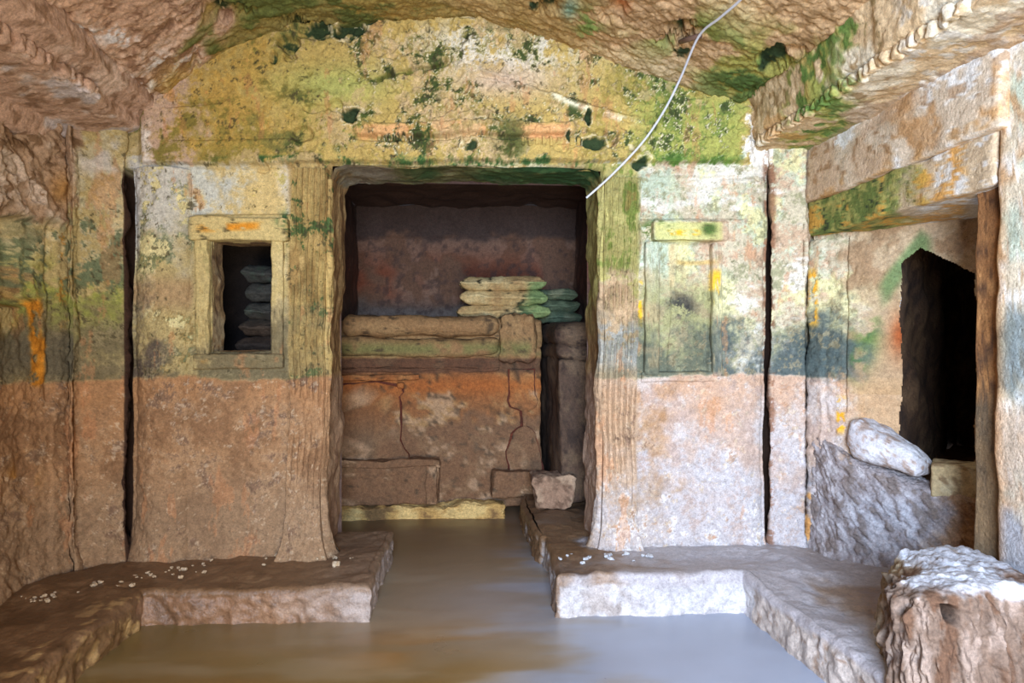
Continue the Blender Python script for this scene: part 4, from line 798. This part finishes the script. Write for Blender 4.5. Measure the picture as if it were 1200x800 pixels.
# --- blocks and boulders
def pblk(base, alt, dk, s): return paint_rock(base, alt, dk, s, 8)
o = stone('stone_block', (0.575, 4.50, 0.268), (0.135, 0.12, 0.108), 0.018, pblk((150, 118, 94), (172, 142, 114), (104, 78, 60), 3), M_STONE, None, 16, 0.008, 6, 4, rot=0.05, deform=lambda V: V*np.stack([0.86+0.20*np.clip(V[:, 2]/0.1+0.3, -1, 1)*0.75, np.ones(len(V)), np.ones(len(V))], -1), local=True)
tag(o, 'squat stone block flaring at the top, on the bench inside the doorway', 'block')
# boulder and squared block on the couch front of the right bay
def bdef(V):
    x = V[:, 0]; return np.stack([V[:, 0], V[:, 1]*(1-0.25*np.clip(x/0.2, -1, 1)**2), V[:, 2]*(1-0.35*np.clip(x/0.2, -1, 1))-0.34*x], -1)
pb = at_y(1038, 524, 3.20)
o = stone('boulder', (pb[0]+0.03, pb[1]+0.02, pb[2]-0.015), (0.185, 0.11, 0.082), 0.07, paint_rock((186, 178, 176), (206, 200, 198), (150, 124, 106), 5, 9), M_STONE, None, 26, 0.005, 6, 9, rot=-0.95, deform=bdef, local=True)
tag(o, 'rounded pale boulder lying on the rough ledge of the right bay', 'boulder')
pb = at_y(1119, 562, 3.02)
o = stone('stone_block', (pb[0]+0.02, pb[1], pb[2]), (0.105, 0.09, 0.075), 0.014, paint_rock((182, 158, 116), (202, 182, 142), (124, 98, 68), 7, 7), M_STONE, None, 18, 0.003, 6, 11, rot=-0.62, local=True)
tag(o, 'squared cream stone block standing in the dark opening of the right bay', 'block')
# big block in the near right corner
def bigdef(V):
    x, y, z = V.T; k = np.clip((-x-0.02)/0.24, 0, 1)*np.clip((y+0.05)/0.28, 0, 1); return np.stack([x+0.16*k, y, z-0.03*np.clip((-x)/0.25, 0, 1)**2-0.10*k*np.clip(z/0.2, 0, 1)], -1)
def paint_big(P):
    n2 = fbm3(P*np.array([1.6, 1, 0.5]), 9, 4, 91); n3 = fbm3(P, 30, 3, 92); up = ss(0.492, 0.515, P[..., 2]+0.008*n2)
    p = Paint(P.shape[:-1], (116, 94, 78)); p.mix((148, 126, 110), ss(0.1, 0.9, n2)); p.mix((96, 66, 46), ss(0.3, 1.1, -n2-0.2*n3)*0.8); p.mix((178, 176, 178), up*0.9); p.mix((206, 204, 206), up*ss(0.2, 1.2, n2)); p.mix((150, 126, 84), ss(2.15, 2.35, P[..., 1])*(1-up)*0.6); return p.c
HOLE = at_y(1118, 722, 1.945)
def hole_dist(W): return np.linalg.norm((W-HOLE)*np.array([1, 0.3, 1.0])+np.stack([(W[..., 2]-HOLE[2])*0.5, 0*W[..., 0], 0*W[..., 0]], -1), axis=-1)
def big_block():
    c = np.array((1.605, 2.165, 0.347)); V, F = rbox((0, 0, 0), (0.245, 0.22, 0.178), 0.055, 90); V = bigdef(V); W = V+c
    W = warp3(W, 0.006, 4, 3); g = np.array([1.9, 1.9, 0.42]); sk = W.copy(); sk[:, 0] += 0.25*W[:, 2]; r = np.abs(fbm3(sk*g, 9, 4, 17, .6)); nrm = V/np.linalg.norm(V, axis=-1, keepdims=True)
    upw = ss(0.46, 0.5, W[:, 2]); W = W + nrm*(0.019*(r-0.7)*(1-0.72*upw))[:, None]; W = warp3(W, 0.0018, 26, 5)
    dist = hole_dist(W); pc = Paint(dist.shape, (0, 0, 0)); pc.c = paint_big(W); pc.mix((58, 40, 28), 1-ss(0.022, 0.036, dist)); W[:, 1] += 0.12*(1-ss(0.018, 0.036, dist))  # hole's shade painted in with a dark mud colour
    o = link('stone_block', mesh_np('stone_block', (W-c).astype(np.float32), F, pc.c), M_ROUGH); o.location = c
    tag(o, 'large ridged stone block with a white top on the bench beside the near pier', 'block')
big_block()

# --- loose chips of stone
pale = paint_rock((206, 180, 144), (226, 206, 176), (160, 130, 98), 2, 30); white = paint_rock((222, 220, 218), (240, 238, 236), (180, 170, 164), 4, 30)
chips = []
for k in range(5):
    V, F = rbox((0, 0, 0), (1, 0.8, 0.55), 0.5, 4); V = warp3(V, 0.14, 1.1, k*5)
    for nm, pt in (('p', pale), ('w', white)): chips.append((nm, mesh_np('stone_chip', V.astype(np.float32), F, pt(V*0.05+k), smooth=True)))
for nm, me in chips: me.materials.append(M_STONE)
def scatter(n, fn, kind, label, group, s0, s1, zb):
    ms = [m for nm, m in chips if nm == kind]
    for i in range(n):
        x, y = fn(i); s = random.uniform(s0, s1)*random.choice([0.6, 0.8, 1, 1.3]); o = bpy.data.objects.new('stone_chip', random.choice(ms)); COL.objects.link(o)
        o.location = (x, y, zb+s*0.35); o.scale = (s, s, s); o.rotation_euler = (0, 0, random.uniform(0, 6.28)); tag(o, label, 'stone chip', group)
def left_chip(i):
    p = at_z(*[(20+i*4.2+random.uniform(-14, 14)), 0], 0.165) if False else None
    u = random.uniform(15, 250); vv = 698-(u-30)*0.19+abs(random.gauss(0, 9)); p = at_z(u, max(vv, 656), 0.165); return p[0], p[1]
scatter(64, left_chip, 'p', 'small tan stone chip on the left bench along the foot of the wall', 'tan chips on the left bench', 0.0045, 0.010, 0.165)
def mid_chip(i): u = random.uniform(285, 415); p = at_z(u, 655+random.gauss(0, 6), 0.165); return p[0], p[1]
scatter(12, mid_chip, 'p', 'small tan stone chip at the foot of the left fluted pilaster', 'chips below the left fluted pilaster', 0.007, 0.016, 0.165)
def right_chip(i): u = random.uniform(655, 765); p = at_z(u, 650+0.1*(u-700)*0+abs(random.gauss(0, 8)), 0.17); return p[0], p[1]
scatter(22, right_chip, 'w', 'small white stone chip at the foot of the right fluted pilaster', 'white chips below the right fluted pilaster', 0.007, 0.015, 0.17)
p = at_z(387, 722, 0.0); o = bpy.data.objects.new('stone_chip', chips[1][1]); COL.objects.link(o); o.location = (p[0], p[1]-0.02, 0.012); o.scale = (0.03, 0.014, 0.02); tag(o, 'white chip lying at the water line below the left bench end', 'stone chip')

# --- cable slung from the ceiling to the doorway, and its iron bracket
def tube(name, pts, rad, mat, sides=8, sub=10):
    pts = np.array(pts, float); out = []
    for i in range(len(pts)-1):
        p0 = pts[max(i-1, 0)]; p1 = pts[i]; p2 = pts[i+1]; p3 = pts[min(i+2, len(pts)-1)]
        for t in np.linspace(0, 1, sub, endpoint=False): out.append(0.5*((2*p1)+(-p0+p2)*t+(2*p0-5*p1+4*p2-p3)*t*t+(-p0+3*p1-3*p2+p3)*t**3))
    out.append(pts[-1]); out = np.array(out); T = np.gradient(out, axis=0); T /= np.linalg.norm(T, axis=1, keepdims=True)
    a = np.cross(T, np.array([0.3, 1, 0.2])); a /= np.linalg.norm(a, axis=1, keepdims=True); b = np.cross(T, a); ang = np.linspace(0, 2*math.pi, sides, endpoint=False)
    V = np.stack([out + rad*(math.cos(t)*a+math.sin(t)*b) for t in ang], 0); me = mesh_np(name, V.reshape(-1, 3), grid_faces(sides, len(out), closed=True)); return link(name, me, mat)
def on_ceiling(u, v, drop=0.03):
    best = min(np.arange(1.2, 3.7, 0.005), key=lambda Y: abs(at_y(u, v, Y)[2]-(ceil_z(at_y(u, v, Y)[0])-drop))); return at_y(u, v, best)
hk = on_ceiling(818, 44, 0.05)
cab = [on_ceiling(905, -40, 0.05), on_ceiling(868, 0, 0.05), on_ceiling(843, 22, 0.05), hk, at_y(797, 92, 3.2), at_y(778, 130, 3.32), at_y(752, 168, 3.42), at_y(716, 206, 3.5), at_y(687, 232, 3.56)]
o = tube('cable', cab, 0.0058, M_CABLE); tag(o, 'thin pale cable slung from the ceiling bracket to the doorway corner', 'cable')
br = tube('iron_bracket', [on_ceiling(797, 50, 0.0), on_ceiling(806, 47, 0.045), hk+np.array([0.01, 0, 0.005])], 0.012, M_RUST, 8, 4); tag(br, 'short rusty iron bracket in the ceiling holding the cable', 'bracket')
